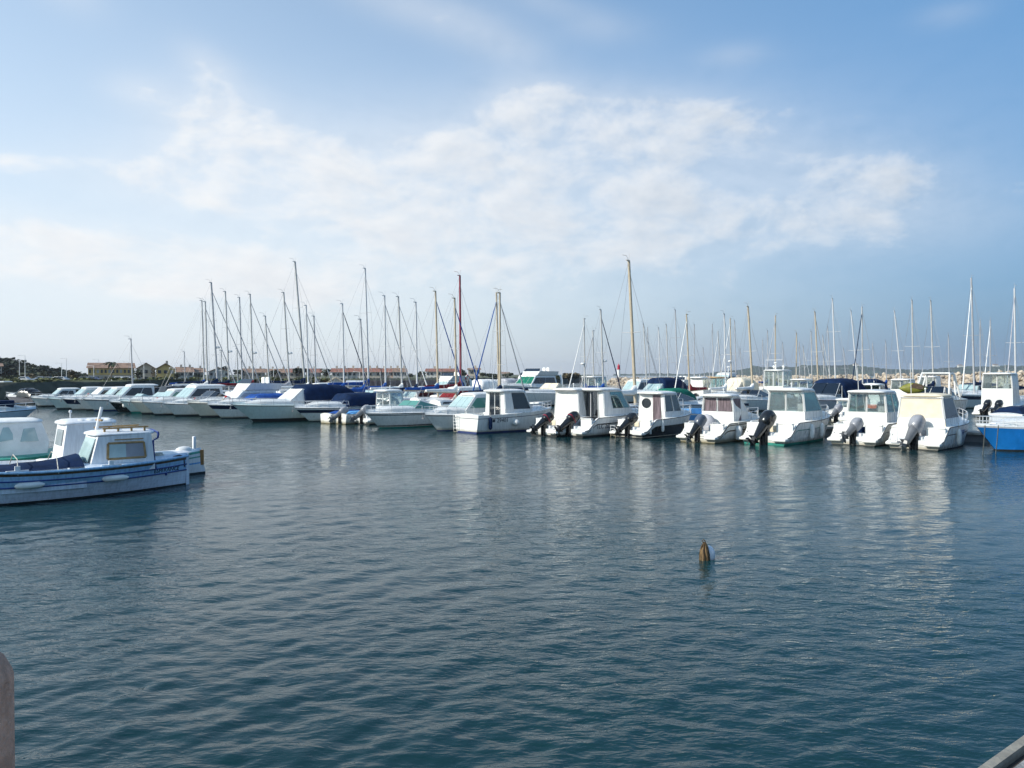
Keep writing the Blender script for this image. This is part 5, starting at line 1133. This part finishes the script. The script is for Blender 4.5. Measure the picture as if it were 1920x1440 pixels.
    C('dark decked launch with white strip in front of the trawler', 1430, 90, L=7, B=2.5, style='cuddy', hs=1., hb=1.2, hm=(BLACK, ANTI, WHITE))
    C('white cruiser with navy awning far behind the olive dinghy', 1605, 118, L=8, B=2.8, style='open', hs=1.1, hb=1.3, zt=2.8, zw=2.3, canopy=NAVYC)
    C('white motor cruiser with dark panes behind the white masts at left', 545, 62, L=8, B=2.8, style='sedan', hs=1.05, hb=1.2, zt=2.3)
    C('white open motor boat behind the tall shrouded cruiser', 440, 62, L=7, B=2.6, style='open', hs=1.0, hb=1.15, zt=2.2, zw=1.8, fg=SMOKE)
back_row()
# ------------------------------------------------------------ floating pontoons the rows lie along
def pontoons():
    pm = mat('weathered pontoon planks', (.33, .30, .26), .85, var=.2, scale=4)
    for c, lab in ((56, 'long plank pontoon behind the front row of boats'), (114, 'plank pontoon between the far rows of boats')):
        xs = (-150, 1960) if c < 60 else (900, 2050)
        a = P3(xs[0], 700, row_depth(xs[0], c)); b = P3(xs[1], 700, row_depth(xs[1], c)); a.z = b.z = 0
        u = (b - a); Ln = u.length; rz = math.atan2(u.y, u.x)
        t = thing('pontoon', lab, 'pontoon', a, rz)
        mb = MB(); mb.box((Ln / 2, 0, .42), (Ln, 1.6, .12)); mb.build('deck', pm, t, 0)
        mb = MB(); mb.box((Ln / 2, 0, .12), (Ln, 1.3, .46)); mb.build('pontoon_float', mat('grey float', (.2, .2, .2), .8), t, 0)
pontoons()
# ------------------------------------------------------------ far shore
def terrain():
    grass = mat('rough grass and scrub', (.085, .095, .045), .95, var=.35, scale=.15, bump=.6, bscale=1.2)
    bank = mat('dark scrub covered bank', (.055, .058, .042), .95, var=.4, scale=.35, bump=1., bscale=1.)
    shore = [(-1800, 110), (-400, 92), (-50, 96), (150, 112), (300, 128), (450, 150), (620, 172), (850, 195), (960, 240), (1060, 300), (1130, 420)]
    pts = [P3(x, 700, d) for x, d in shore]; pts = [Vector((p.x, p.y, 0)) for p in pts]
    # resample with a little raggedness
    out = []
    for a, b in zip(pts[:-1], pts[1:]):
        n = max(2, int((b - a).length / 3))
        for i in range(n): out.append(a.lerp(b, i / n))
    out.append(pts[-1])
    prof = [(-1.5, -1.2), (0, -.1), (1.2, .7), (3., 1.7), (4.6, 2.25), (7, 2.3), (12, 1.9), (40, 1.7), (160, 1.7), (700, 2.), (3000, 2.)]
    mb = MB(); rings = []
    for i, p in enumerate(out):
        r_ = []
        for j, (o, z) in enumerate(prof):
            jt = .45 if 0 < j < 6 else .1
            dirv = Vector((p.x, p.y, 0)).normalized() if o > 30 else Vector((.25 if p.x > -60 else .0, 1, 0)).normalized()
            r_.append(p + dirv * (o + (rnd.uniform(-.5, .5) if 0 < j < 6 else 0)) + Vector((0, 0, z + rnd.uniform(-jt, jt) * .5)))
        rings.append(r_)
    mi = [1, 1, 1, 1, 0, 0, 0, 0, 0, 0]
    mb.loft(rings, False, (False, False), mi); tag(mb.build('shore_ground', [grass, bank], None, 60), kind='structure')
    # hills across the bay
    prof = [(1150, 702), (1240, 700), (1302, 704), (1322, 699), (1355, 697), (1397, 692), (1413, 686), (1430, 688), (1455, 687.5), (1472, 686.7), (1485, 689), (1502, 685), (1522, 684.7), (1547, 685.3), (1572, 685), (1597, 683.7), (1615, 687), (1651, 690.6), (1686, 692.4), (1739, 693), (1766, 690.6), (1801, 687), (1845, 687), (1881, 685), (1916, 686), (2000, 684), (2150, 688), (2400, 692)]
    hm = mat('wooded hills', (.035, .055, .030), .95, var=.45, scale=.018)
    D = 2600; mb = MB(); rings = []
    for a, b in zip(prof[:-1], prof[1:]):
        n = max(1, int((b[0] - a[0]) / 4))
        for i in range(n):
            f = i / n; x = a[0] + (b[0] - a[0]) * f; y = a[1] + (b[1] - a[1]) * f
            top = P3(x, y, D); tz = max(4, top.z) + rnd.uniform(-1.2, 1.8)
            r_ = []
            for o, k in ((-420, -.1), (-300, .18), (-180, .45), (-90, .78), (-30, .95), (0, 1.), (60, .9), (200, .5), (420, -.1)):
                q = P3(x, 700, D + o + rnd.uniform(-20, 20)); r_.append((q.x, q.y, tz * k * rnd.uniform(.96, 1.03)))
            rings.append(r_)
    mb.loft(rings, False, (False, False)); tag(mb.build('hills', hm, None, 60), kind='structure')
terrain()
LEAFM = {}
def leaf_mat(name, col):
    if name in LEAFM: return LEAFM[name]
    m, k, b = principled(name); tc = k.n('ShaderNodeTexCoord'); f = k.noise(tc.outputs['Object'], .9, 4, .6)
    k.link(k.mix(k.step(f, .3, .7), tuple(x * .6 for x in col) + (1,), tuple(x * 1.35 for x in col) + (1,)), b.inputs['Base Color']); b.inputs['Roughness'].default_value = .8
    LEAFM[name] = m; return m
BARK = mat('bark', (.09, .07, .05), .9, var=.2)
CROWNS = {}
def tree(label, px, d, z0, h, w, col='pine', group='trees on the far shore', cat='tree', seed=0, trunkf=.3, n=420, name=None):
    p = P3(px, 700, d)
    t = thing(name or ('pine_tree' if col == 'pine' else 'tree'), label, cat, (p.x, p.y, z0), rnd.uniform(0, 6), group)
    g = random.Random(seed * 31 + int(px)); mb = MB()
    lobes = [(g.uniform(-.55, .55), g.uniform(-.55, .55), g.uniform(.0, .75), g.uniform(.32, .55)) for _ in range(9)]
    for i in range(n):
        lx, ly, lz, lr = lobes[i % 9]
        u = Vector((g.gauss(0, 1), g.gauss(0, 1), g.gauss(0, 1))).normalized() * lr * g.uniform(.65, 1.08)
        c = Vector(((lx + u.x) * w / 2, (ly + u.y) * w / 2, h * trunkf + (h * (1 - trunkf)) * min(1.05, max(0, lz * .72 + .18 + u.z * .5))))
        s = w * g.uniform(.035, .085); q = Matrix.Rotation(g.uniform(0, 6.3), 3, 'Z') @ Matrix.Rotation(g.uniform(-1.2, 1.2), 3, 'X')
        mb.add([c + q @ Vector(v) * s for v in ((-1, -.7, 0), (.9, -.8, .2), (1, .7, 0), (-.8, .9, .25))], [(0, 1, 2, 3)])
    mats_ = {'pine': (.018, .030, .015), 'olive': (.065, .075, .040), 'dry': (.13, .105, .06), 'oak': (.04, .055, .025)}
    mb.build('crown', leaf_mat(col + ' foliage', mats_[col]), t, 0)
    tb = MB(); tb.tube([(0, 0, -.3), (w * .02, 0, h * trunkf), (0, w * .03, h * .75)], w * .035 + .04, 6, 0, .05)
    for k in range(4):
        a = g.uniform(0, 6.3); tb.tube([(0, 0, h * (trunkf + .05 * k)), (w * .3 * math.cos(a), w * .3 * math.sin(a), h * (trunkf + .25 + .08 * k))], w * .018 + .03, 5, 0, .03)
    tb.build('trunk', BARK, t, 60)
    return t
def zat(py, d): return CAM_H - (py - 702) * d / F
def shore_things():
    # wooded hill at the far left: the mass of it, then the trees one can tell apart along its edge
    hill = [(-420, 650), (-250, 650), (-100, 655), (0, 667), (30, 674), (62, 680), (90, 688), (115, 690), (135, 696), (160, 702), (185, 707)]
    gm = mat('hill scrub', (.018, .025, .014), .95, var=.4, scale=.2)
    mb = MB(); rings = []
    for a, b in zip(hill[:-1], hill[1:]):
        for i in range(8):
            f = i / 8; x = a[0] + (b[0] - a[0]) * f; y = a[1] + (b[1] - a[1]) * f; z = zat(y + 3, 330) - 2
            rings.append([tuple(Vector((P3(x, 700, 330 + o).x, 330 + o, 1.5 + max(0, z - 1.5) * k * rnd.uniform(.95, 1.03)))) for o, k in ((-90, -.1), (-60, .25), (-30, .65), (0, 1), (40, 1.), (140, -.1))])
    mb.loft(rings, False, (False, False)); tag(mb.build('wooded_hill', gm, None, 60), kind='structure')
    i = 0
    for x in range(-60, 185, 8):
        for k in range(3):
            xx = x + rnd.uniform(-4, 4); yy = None
            for a, b in zip(hill[:-1], hill[1:]):
                if a[0] <= xx <= b[0]: yy = a[1] + (b[1] - a[1]) * (xx - a[0]) / (b[0] - a[0])
            if yy is None: continue
            d = (332, 290, 268)[k]; ztop = zat(yy + (0, rnd.uniform(4, 10), rnd.uniform(12, 20))[k], d); h = rnd.uniform(5, 7.5)
            if ztop - h < 1: h = max(2.5, ztop - 1.2)
            tree('dark pine, one of many alike on the wooded hill at far left', xx, d, ztop - h, h, rnd.uniform(6, 9.5), 'pine' if rnd.random() < .85 else 'olive', 'pines on the wooded hill', seed=i, trunkf=.15, n=300); i += 1
    # scrub and hedge trees along the road
    for k, (x, y0, y1, wd, col, lab) in enumerate(((20, 703, 716, 34, 'oak', 'dark rounded bush above the bank at far left'), (62, 700, 714, 26, 'dry', 'dry pale bush beside the left tall street lamp'), (82, 694, 712, 16, 'olive', 'small olive tree between the lamps and the parked cars'), (103, 697, 713, 14, 'olive', 'small grey olive tree right of the other olive'),
                                                   (140, 692, 712, 22, 'dry', 'bare brown tree left of the ochre building'), (152, 703, 714, 22, 'dry', 'low dry shrub before the ochre building'), (205, 708, 716, 30, 'olive', 'low hedge bush below the ochre building'), (258, 690, 711, 18, 'olive', 'thin young tree before the beige gable'), (289, 686, 712, 10, 'dry', 'bare slender tree between the two gables'),
                                                   (330, 697, 712, 14, 'olive', 'young tree right of the ochre gable'), (372, 700, 712, 18, 'oak', 'bush behind the first two masts'), (418, 686, 706, 26, 'pine', 'rounded pine above the roofs near the third mast'), (447, 692, 706, 22, 'pine', 'pine crowns behind the fifth mast'), (515, 693, 706, 26, 'pine', 'pine above the tan houses'), (560, 690, 704, 30, 'pine', 'broad pine above the red roofs'),
                                                   (611, 688, 708, 20, 'oak', 'round dark tree at the left end of the red roofed terrace'), (789, 695, 708, 24, 'oak', 'dark round tree between the two red roofed terraces'), (770, 698, 708, 12, 'olive', 'small tree at the right end of the long terrace'), (868, 692, 707, 18, 'oak', 'dark tree left of the ochre end house'), (925, 700, 708, 30, 'oak', 'low dark bushes right of the end house'), (950, 699, 707, 26, 'olive', 'low trees behind the big flybridge yacht'), (905, 698, 706, 14, 'olive', 'small tree close behind the end house'),
                                                   (1066, 699, 712, 40, 'dry', 'brown twiggy scrub mound left of the lighthouse'), (1042, 703, 712, 30, 'olive', 'low scrub left of the brown mound'))):
        d = 215 if x < 400 else 290; 
        if x > 1000: d = 240
        z0 = zat(y1, d); h = zat(y0, d) - z0
        tree(lab, x, d, z0, h, wd * d / F * 1.05, col, seed=50 + k, trunkf=.1 if col != 'pine' else .25, n=360)
    # hedge along the bank top
    hb = MB(); g = random.Random(4)
    for j in range(5200):
        f = g.random(); x = -80 + 700 * f; d = 104 + 62 * f ** 1.1 + g.uniform(0, 6); p = P3(x, 700, d); c = Vector((p.x, p.y, 2.15 + g.uniform(-.35, .45) * (1.2 if math.sin(x * .09) > -.2 else .5)))
        s = g.uniform(.12, .3); q = Matrix.Rotation(g.uniform(0, 6.3), 3, 'Z') @ Matrix.Rotation(g.uniform(-1, 1), 3, 'X')
        hb.add([c + q @ Vector(v) * s for v in ((-1, -.7, 0), (.9, -.8, .2), (1, .7, 0), (-.8, .9, .2))], [(0, 1, 2, 3)])
    tag(hb.build('hedge', leaf_mat('hedge leaves', (.085, .095, .03)), None, 0), kind='stuff')
    # palm
    d = 225; p = P3(209, 700, d); t = thing('palm_tree', 'palm standing before the middle of the ochre building', 'palm tree', (p.x, p.y, zat(713, d)), 0)
    hp = zat(680, d) - zat(713, d); MB().tube([(0, 0, 0), (.1, 0, hp * .5), (0, 0, hp)], .22, 7, 0, .16).build('trunk', BARK, t, 60)
    mb = MB()
    for k in range(18):
        a = 2 * math.pi * k / 18 + rnd.uniform(-.1, .1); up = rnd.uniform(-.2, .9); q = [Vector((math.cos(a) * r * 2.1, math.sin(a) * r * 2.1, hp + up * r * 1.4 - 1.5 * r * r)) for r in (0, .35, .7, 1.)]
        sd_ = Vector((-math.sin(a), math.cos(a), 0))
        mb.add([v + sd_ * w_ for v, w_ in zip(q, (.05, .28, .25, .03))] + [v - sd_ * w_ - Vector((0, 0, .12)) for v, w_ in zip(q, (.05, .28, .25, .03))], [(i, i + 1, i + 5, i + 4) for i in range(3)])
    mb.build('crown', leaf_mat('palm fronds', (.05, .065, .03)), t, 0)
    houses(); lamps(); cars(); breakwater()
def houses():
    tile = mat('terracotta roof tiles', (.27, .115, .08), .85, var=.22, scale=.8); tile2 = mat('dull brown roof tiles', (.27, .17, .12), .85, var=.2, scale=.8)
    glassm = mat('dark house windows', (.035, .04, .05), .15, var=.1); shut = mat('grey shutters', (.30, .31, .33), .7)
    def W_(n, c): return mat(n, c, .9, var=.1, scale=.3)
    walls = {'ochre': W_('ochre render', (.55, .39, .15)), 'beige': W_('beige render', (.46, .41, .34)), 'tan': W_('tan render', (.46, .39, .31)), 'grey': W_('grey render', (.46, .45, .43)), 'pink': W_('pinkish render', (.42, .33, .28)), 'white': W_('white render', (.62, .60, .56))}
    def house(label, x0, x1, ytop, ybot, d, wall, roofm, gable=False, floors=2, nwin=5, ridge=.3, chim=1, dep=9, wall2=None, name='house', seg=None):
        p0, p1 = P3(x0, 700, d), P3(x1, 700, d); z0 = zat(ybot, d) - .6; zt = zat(ytop, d); az_ = math.atan2((p0.x + p1.x) / 2, d); wd = (p1.x - p0.x) * math.cos(az_); H = zt - z0; ze = H * (1 - ridge)
        t = thing(name, label, 'house', (p0.x, d, z0), -az_ , 'houses along the far shore')
        if gable:
            mb = MB(); mb.add([(0, 0, 0), (wd, 0, 0), (wd, 0, ze), (wd / 2, 0, H - .15), (0, 0, ze), (0, dep, 0), (wd, dep, 0), (wd, dep, ze), (wd / 2, dep, H - .15), (0, dep, ze)], [(0, 1, 2, 3, 4), (9, 8, 7, 6, 5), (0, 4, 9, 5), (1, 6, 7, 2)])
            mb.build('wall', walls[wall], t, 0)
            mb = MB()
            for s in (0, 1):
                e = -.5 if s == 0 else wd + .5; sl = (H - .15 - ze) / (wd / 2)
                a = [(e, -.5, ze - .5 * sl), (wd / 2, -.5, H - .15), (wd / 2, dep + .5, H - .15), (e, dep + .5, ze - .5 * sl)]
                mb.panel([(x, y, z + .12) for x, y, z in a], .1)
            r_ = mb.build('roof', roofm, t, 0)
        else:
            mb = MB(); mb.box((wd / 2, dep / 2, ze / 2), (wd, dep, ze)); w_ = mb.build('wall', walls[wall], t, 0)
            if wall2: MB().box((wd / 2, -.04, ze * .75), (wd * .99, .1, ze * .46)).build('upper_wall', walls[wall2], t, 0)
            mb = MB(); hip = .0
            a = [(-.5, -.6, ze), (wd + .5, -.6, ze), (wd + .5, dep + .6, ze), (-.5, dep + .6, ze), (-.2, dep * .5, H), (wd + .2, dep * .5, H)]
            mb.add([(x, y, z + .05) for x, y, z in a], [(0, 1, 5, 4), (2, 3, 4, 5), (3, 0, 4), (1, 2, 5), (3, 2, 1, 0)]); r_ = mb.build('roof', roofm, t, 0)
        for k in range(chim):
            cx = wd * (k + .5) / chim + .4; mb = MB(); mb.box((cx, dep * .45, H + .1), (.7, .6, 1.5)); mb.build('chimney', walls['beige'], r_, 0)
        fh = ze / floors
        for f in range(floors):
            for i in range(nwin):
                cx = wd * (i + .5) / nwin; ww, wh = min(1.3, wd / nwin * .55), fh * .48; zc = fh * f + fh * .55
                mb = MB(); mb.box((cx, -.10, zc), (ww, .12, wh)); w = mb.build('window', glassm if (i + f) % 3 else shut, t, 0)
        return t
    house('long ochre and brown two storey building with a flat tan roof, behind the palm', 165, 253, 680, 713, 262, 'tan', tile2, nwin=12, ridge=.28, chim=0, wall2='ochre')
    house('beige gabled house right of the long ochre building', 257, 291, 680, 713, 255, 'beige', tile2, gable=True, nwin=3, chim=0)
    house('ochre yellow gabled house beside the beige gable', 293, 328, 681, 713, 255, 'ochre', tile2, gable=True, nwin=3, chim=1)
    house('low brown roofed house with several chimneys right of the ochre gable', 329, 362, 688, 713, 275, 'grey', tile2, nwin=4, chim=2, ridge=.35)
    house('beige house just left of the first tall mast', 363, 384, 690, 713, 280, 'beige', tile2, nwin=3, chim=1)
    house('grey gabled house behind the thick grey mast', 391, 430, 689, 713, 285, 'grey', tile2, gable=True, nwin=4, chim=0)
    house('long tan house with dark upper windows behind the sixth mast', 455, 497, 691, 713, 290, 'tan', tile2, nwin=6, chim=2)
    house('tan house block left of the red roofed pair', 499, 540, 691.5, 713, 292, 'beige', tile2, nwin=5, chim=2)
    house('red roofed beige house behind the tallest left mast', 542, 572, 691, 713, 290, 'beige', tile, nwin=3, chim=1)
    house('red roofed house left of the round dark tree', 574, 602, 691, 713, 290, 'tan', tile, nwin=3, chim=1)
    labs = ['first from the left of the long red roofed terrace', 'second unit of the long red roofed terrace', 'middle unit of the long red roofed terrace', 'fourth unit of the long red roofed terrace, brown walled', 'last unit of the long red roofed terrace, darker roof']
    for i, (a, b, yt, wl) in enumerate(((622, 652, 690.5, 'grey'), (652.3, 684, 690, 'grey'), (684.3, 712, 690, 'beige'), (712.3, 737, 690.5, 'pink'), (737.3, 762, 690, 'grey'))):
        house('terrace house, ' + labs[i], a, b, yt, 712, 270 + (i % 2) * 1.5, wl, tile if i != 4 else tile2, nwin=4, chim=2, ridge=.3)
    house('white terrace house with red roof, left part of the right terrace', 799, 827, 691, 711, 268, 'white', tile, nwin=4, chim=1, ridge=.25)
    house('pinkish terrace house with red roof behind the golden masts', 827.3, 856, 691, 711, 269, 'pink', tile, nwin=4, chim=1, ridge=.25)
    house('ochre end house with a stepped chimney top, left of the slanting blue jibs', 878, 900, 690, 709, 262, 'beige', tile2, nwin=2, chim=1, ridge=.15, dep=8)
    house('pale small house far behind the white covered boats', 940, 955, 697.5, 707, 330, 'grey', tile2, nwin=2, chim=0)
    house('pale house half cut by the left edge of the photo', -14, 4, 681, 697, 262, 'beige', tile2, nwin=2, chim=0)
    # boat sheds on the quay in front
    house('low boat shed with a pale tan gabled roof behind the navy canopies', 609, 650, 707, 724, 165, 'white', mat('pale tan sheet roof', (.60, .50, .36), .8, var=.1), gable=True, floors=1, nwin=2, chim=0, name='boat_shed', ridge=.6, dep=12)
    house('long low white shed right of the tan roofed boat shed', 651, 688, 714, 724, 166, 'white', mat('pale grey sheet roof', (.55, .57, .60), .7, var=.1), floors=1, nwin=3, chim=0, name='boat_shed', ridge=.5, dep=8)
    mb = MB(); q0, q1 = P3(600, 700, 163), P3(700, 700, 163); mb.box(((q0.x + q1.x) / 2, 172, -.3), (q1.x - q0.x, 18, 1.7)); tag(mb.build('shed_quay', mat('far quay concrete', (.3, .29, .27), .9, var=.15), None, 0), kind='structure')
    # pinkish promenade wall
    t = thing('promenade_wall', 'long pinkish stone promenade wall below the red roofed terraces', 'wall', P3(690, 700, 176), 0)
    a, b = P3(606, 700, 168) - t.location, P3(866, 700, 195) - t.location
    zt_, zb_ = zat(713.5, 180), -.6; mb = MB(); n = Vector((0, 1.2, 0))
    q = [Vector((a.x, a.y, 0)), Vector((b.x, b.y, 0)), Vector((b.x, b.y, 0)) + n, Vector((a.x, a.y, 0)) + n]; oz = t.location.z
    t.location.z = 0
    mb.add([Vector((v.x, v.y, zb_)) for v in q] + [Vector((v.x, v.y, zt_)) for v in q], [(0, 1, 5, 4), (1, 2, 6, 5), (2, 3, 7, 6), (3, 0, 4, 7), (4, 5, 6, 7)]); mb.build('wall', mat('pinkish rubble wall', (.30, .19, .16), .9, var=.25, scale=.8), t, 0)
    # lighthouse
    d = 265; p = P3(1160, 700, d); t = thing('lighthouse', 'small lighthouse, white tower with a red top, at the breakwater head', 'lighthouse', (p.x, p.y, zat(713, d)), 0)
    h = zat(680, d) - zat(713, d); sc = h
    mb = MB(); mb.lathe([(.62, 0), (.60, h * .12), (.45, h * .62)], (0, 0, 0), 16); mb.build('tower', WHITE, t, 50)
    mb = MB(); mb.lathe([(.66, h * .62), (.66, h * .65), (.42, h * .65), (.42, h * .80), (.46, h * .81), (.30, h * .88), (.05, h * .92), (.03, h), (.01, h * 1.02)], (0, 0, 0), 16); mb.build('lantern', mat('lighthouse red', (.45, .02, .05), .45), t, 50)
    mb = MB(); mb.lathe([(.72, h * .10), (1.0, h * .12), (1.0, h * .15), (.6, h * .16)], (0, 0, 0), 16); mb.box((1.1, 0, h * .16), (1.2, .5, .2)); mb.build('gallery', mat('dark gallery paint', (.06, .06, .08), .6), t, 50)
    # villas on the hills
    for x, y, lab in ((1604, 684, 'pale castle like house on the hill crest at right'), (1800, 686, 'white house on the right hill crest'), (1866, 685, 'white villa on the hill at far right')):
        q = P3(x, y, 2560); t = thing('villa', lab, 'house', (q.x, q.y, q.z - 6), 0, 'houses on the hills'); mb = MB(); mb.box((0, 0, 4), (14, 10, 8)); mb.box((8.5, 0, 2.5), (6, 9, 5)); mb.build('wall', walls['white'], t, 0)
        mb = MB(); mb.add([(-8, -6, 8.02), (8, -6, 8.02), (8, 6, 8.02), (-8, 6, 8.02), (-4, 0, 10.5), (4, 0, 10.5)], [(0, 1, 5, 4), (1, 2, 5), (2, 3, 4, 5), (3, 0, 4), (3, 2, 1, 0)]); mb.build('roof', tile2, t, 0)
    # white van on the quay at the left edge
    d = 108; p = P3(-12, 700, d); t = thing('van', 'white box van parked at the water on the left edge', 'van', (p.x, d, zat(752, d) + .35), 0)
    mb = MB(); mb.rbox((.2, 0, 1.35), (3.6, 1.9, 2.0), .1); mb.build('box_body', WHITE, t, 40); mb = MB(); mb.rbox((-2.4, 0, 1.0), (1.6, 1.8, 1.5), .25); mb.build('cab', WHITE, t, 40)
    MB().panel([(-3.1, -.92, 1.1), (-2.0, -.92, 1.1), (-2.0, -.9, 1.6), (-2.9, -.9, 1.6)], .02).build('side_window', DGLASS, t, 0)
    for x in (-2.3, 1.2): MB().lathe([(.3, -.95), (.34, -.9), (.34, .9), (.3, .95)], (x, 0, .34), 14, 0, (0, 1, 0)).build('wheel', RUBBER, t, 50)
    mb = MB(); mb.box((0, .5, -.6), (14, 6, 1.15)); tag(mb.build('quay_apron', mat('far quay concrete', (.3, .29, .27), .9, var=.15), None, 0), kind='structure'); S.collection.objects['quay_apron'].location = t.location
def lamps():
    lm = mat('white lamp paint', (.66, .67, .68), .4, var=.04)
    data = ((36.5, 675, 702, 'short lamp left of the tallest lamp at far left'), (47, 666.5, 718, 'tallest white lamp, at the far left before the wooded hill'), (115.6, 681, 706, 'short lamp left of the one before the bare brown tree'), (124.6, 672, 717, 'tall lamp between the parked cars and the bare brown tree'), (176, 686, 708, 'short lamp at the left end of the ochre building'),
            (185, 674, 716, 'tall lamp before the left third of the ochre building'), (232, 677, 715, 'lamp before the right third of the ochre building'), (242, 678.5, 712, 'lamp at the right end of the ochre building'), (270, 683, 711, 'lamp before the beige gable, left one'), (275.5, 680, 715, 'taller lamp before the beige gable, right one'),
            (313.5, 681, 713, 'lamp before the ochre gable'), (329, 690, 712, 'small lamp right of the ochre gable'), (674, 697, 716, 'thin lamp before the long red roofed terrace'), (513, 690, 716, 'lamp behind the sixth and seventh masts'), (893, 692, 712, 'lamp before the ochre end house'))
    for x, y0, y1, lab in data:
        d = 8.0 * F / (y1 - y0) if y1 - y0 > 28 else 255; p = P3(x, 700, d); z0 = zat(y1, d); h = zat(y0, d) - z0
        t = thing('street_lamp', 'white ' + lab if not lab.startswith(('tallest', 'short', 'tall', 'thin')) else lab, 'street lamp', (p.x, d, z0), 0, 'street lamps along the shore road')
        mb = MB(); mb.tube([(0, 0, -.5), (0, 0, h)], .13, 6, 0, .08); mb.tube([(0, 0, h - .15), (-.6, 0, h + .02), (-1.5, 0, h + .05)], .05, 5); mb.build('pole', lm, t, 50)
        mb = MB(); mb.rbox((-1.7, 0, h + .03), (.8, .3, .14), .05); mb.build('lamp_head', lm, t, 40)
def cars():
    cols = [('silver', (.45, .46, .48)), ('white', (.75, .75, .74)), ('dark blue', (.03, .05, .12)), ('grey blue', (.22, .28, .36)), ('dark grey', (.08, .085, .09))]
    for x, ci, lab in ((42, 0, 'silver car parked left of the tallest lamp'), (74, 3, 'grey blue car among the dry bushes'), (86, 4, 'dark grey car right of the grey blue one'), (106, 1, 'white car behind the short lamp'), (113, 0, 'silver car nearest the second tall lamp'), (160, 4, 'dark car below the left end of the ochre building'), (172, 2, 'dark blue car below the ochre building'), (226, 1, 'white car below the right part of the ochre building'), (236, 0, 'silver car beside the white car near the ochre building')):
        d = 205; p = P3(x, 700, d); t = thing('parked_car', lab, 'car', (p.x, d, 1.3), rnd.choice((0, math.pi)), 'cars parked along the shore road')
        n, c = cols[ci]; m = mat(n + ' car paint', c, .3, .2, var=.03)
        pr = [(-2.05, .35), (-2.05, .8), (-1.75, .95), (-1.2, 1.0), (1.0, .98), (1.8, .85), (2.05, .65), (2.05, .35)]
        prism(t, 'body', pr, lambda z: .85, m); wf = taper(.95, .8, 1.45, .62)
        prism(t, 'cabin', [(-1.6, .96), (-1.1, 1.42), (.2, 1.45), (.95, .98)], wf, m)
        side_panes(t, 'side_window', [(-1.35, 1.0), (-1.0, 1.36), (.15, 1.39), (.7, 1.02)], wf, DGLASS)
        for wx in (-1.3, 1.25): MB().lathe([(.26, -.86), (.32, -.82), (.32, .82), (.26, .86)], (wx, 0, .32), 12, 0, (0, 1, 0)).build('wheel', RUBBER, t, 50)
def breakwater():
    rk = mat('tan breakwater boulders', (.44, .37, .29), .9, var=.28, scale=.5, bump=.6, bscale=2)
    a = [(1140, 262, 1.9), (1230, 240, 2.1), (1400, 205, 2.7), (1560, 180, 2.9), (1700, 165, 3.3), (1850, 150, 3.5), (2050, 135, 3.7), (2500, 110, 3.7)]
    mb = MB(); g = random.Random(11)
    core = []
    base = [Vector((0.53, -.42, -.36)), ]
    bm = bmesh.new(); bmesh.ops.create_icosphere(bm, subdivisions=1, radius=1); iv = [v.co.copy() for v in bm.verts]; bm.verts.index_update(); fi = [[v.index for v in f.verts] for f in bm.faces]; bm.free()
    for (x0, d0, h0), (x1, d1, h1) in zip(a[:-1], a[1:]):
        p0, p1 = P3(x0, 700, d0), P3(x1, 700, d1); ln = (p1 - p0).length; u = (p1 - p0).normalized(); nn = Vector((-u.y, u.x, 0))
        if nn.y < 0: nn = -nn
        n = int(ln * 13)
        for i in range(n):
            f = g.random(); hh = h0 + (h1 - h0) * f; c = p0.lerp(p1, f); v = g.random()
            off = v * 7.0; z = hh * min(1, v * 1.05) - .2 + g.uniform(-.3, .3)
            if g.random() < .2: off = 7 + g.random() * 4; z = hh - .2 + g.uniform(-.3, .35)
            r = g.uniform(.25, .78); c = Vector((c.x, c.y, z)) + nn * (off - 5)
            q = Matrix.Rotation(g.uniform(0, 6), 3, 'Z') @ Matrix.Rotation(g.uniform(0, 3), 3, 'X')
            sc = Vector((g.uniform(.7, 1.35), g.uniform(.6, 1.1), g.uniform(.5, .85))) * r
            mb.add([c + q @ Vector((w.x * sc.x * g.uniform(.8, 1.15), w.y * sc.y * g.uniform(.8, 1.15), w.z * sc.z * g.uniform(.8, 1.15))) for w in iv], fi)
        # rubble core under the boulders
        q = [p0 - nn * 5, p1 - nn * 5, p1 + nn * 1.5, p0 + nn * 1.5, p0 + nn * 6, p1 + nn * 6]
        zz = [-1, -1, h1 - .6, h0 - .6, h0 - .6, h1 - .6]
        mb.add([(v.x, v.y, z) for v, z in zip(q, zz)], [(0, 1, 2, 3), (3, 2, 5, 4)])
    o = mb.build('breakwater', rk, None, 0); tag(o, 'long breakwater of tan boulders behind the right hand masts', 'breakwater', None, 'stuff')
shore_things()
# ------------------------------------------------------------ sea haze
def haze():
    mb = MB(); mb.box((0, 0, 28), (9600, 9600, 64)); m = bpy.data.materials.new('sea haze'); m.use_nodes = True; n = m.node_tree.nodes; n.clear(); k = Nodes(m.node_tree)
    out = k.n('ShaderNodeOutputMaterial'); v = k.n('ShaderNodeVolumePrincipled'); v.inputs['Color'].default_value = (.86, .92, 1, 1); v.inputs['Density'].default_value = .00013; v.inputs['Anisotropy'].default_value = .3
    k.link(v.outputs[0], out.inputs['Volume'])
    tag(mb.build('haze', m, None, 0), kind='stuff')
haze()
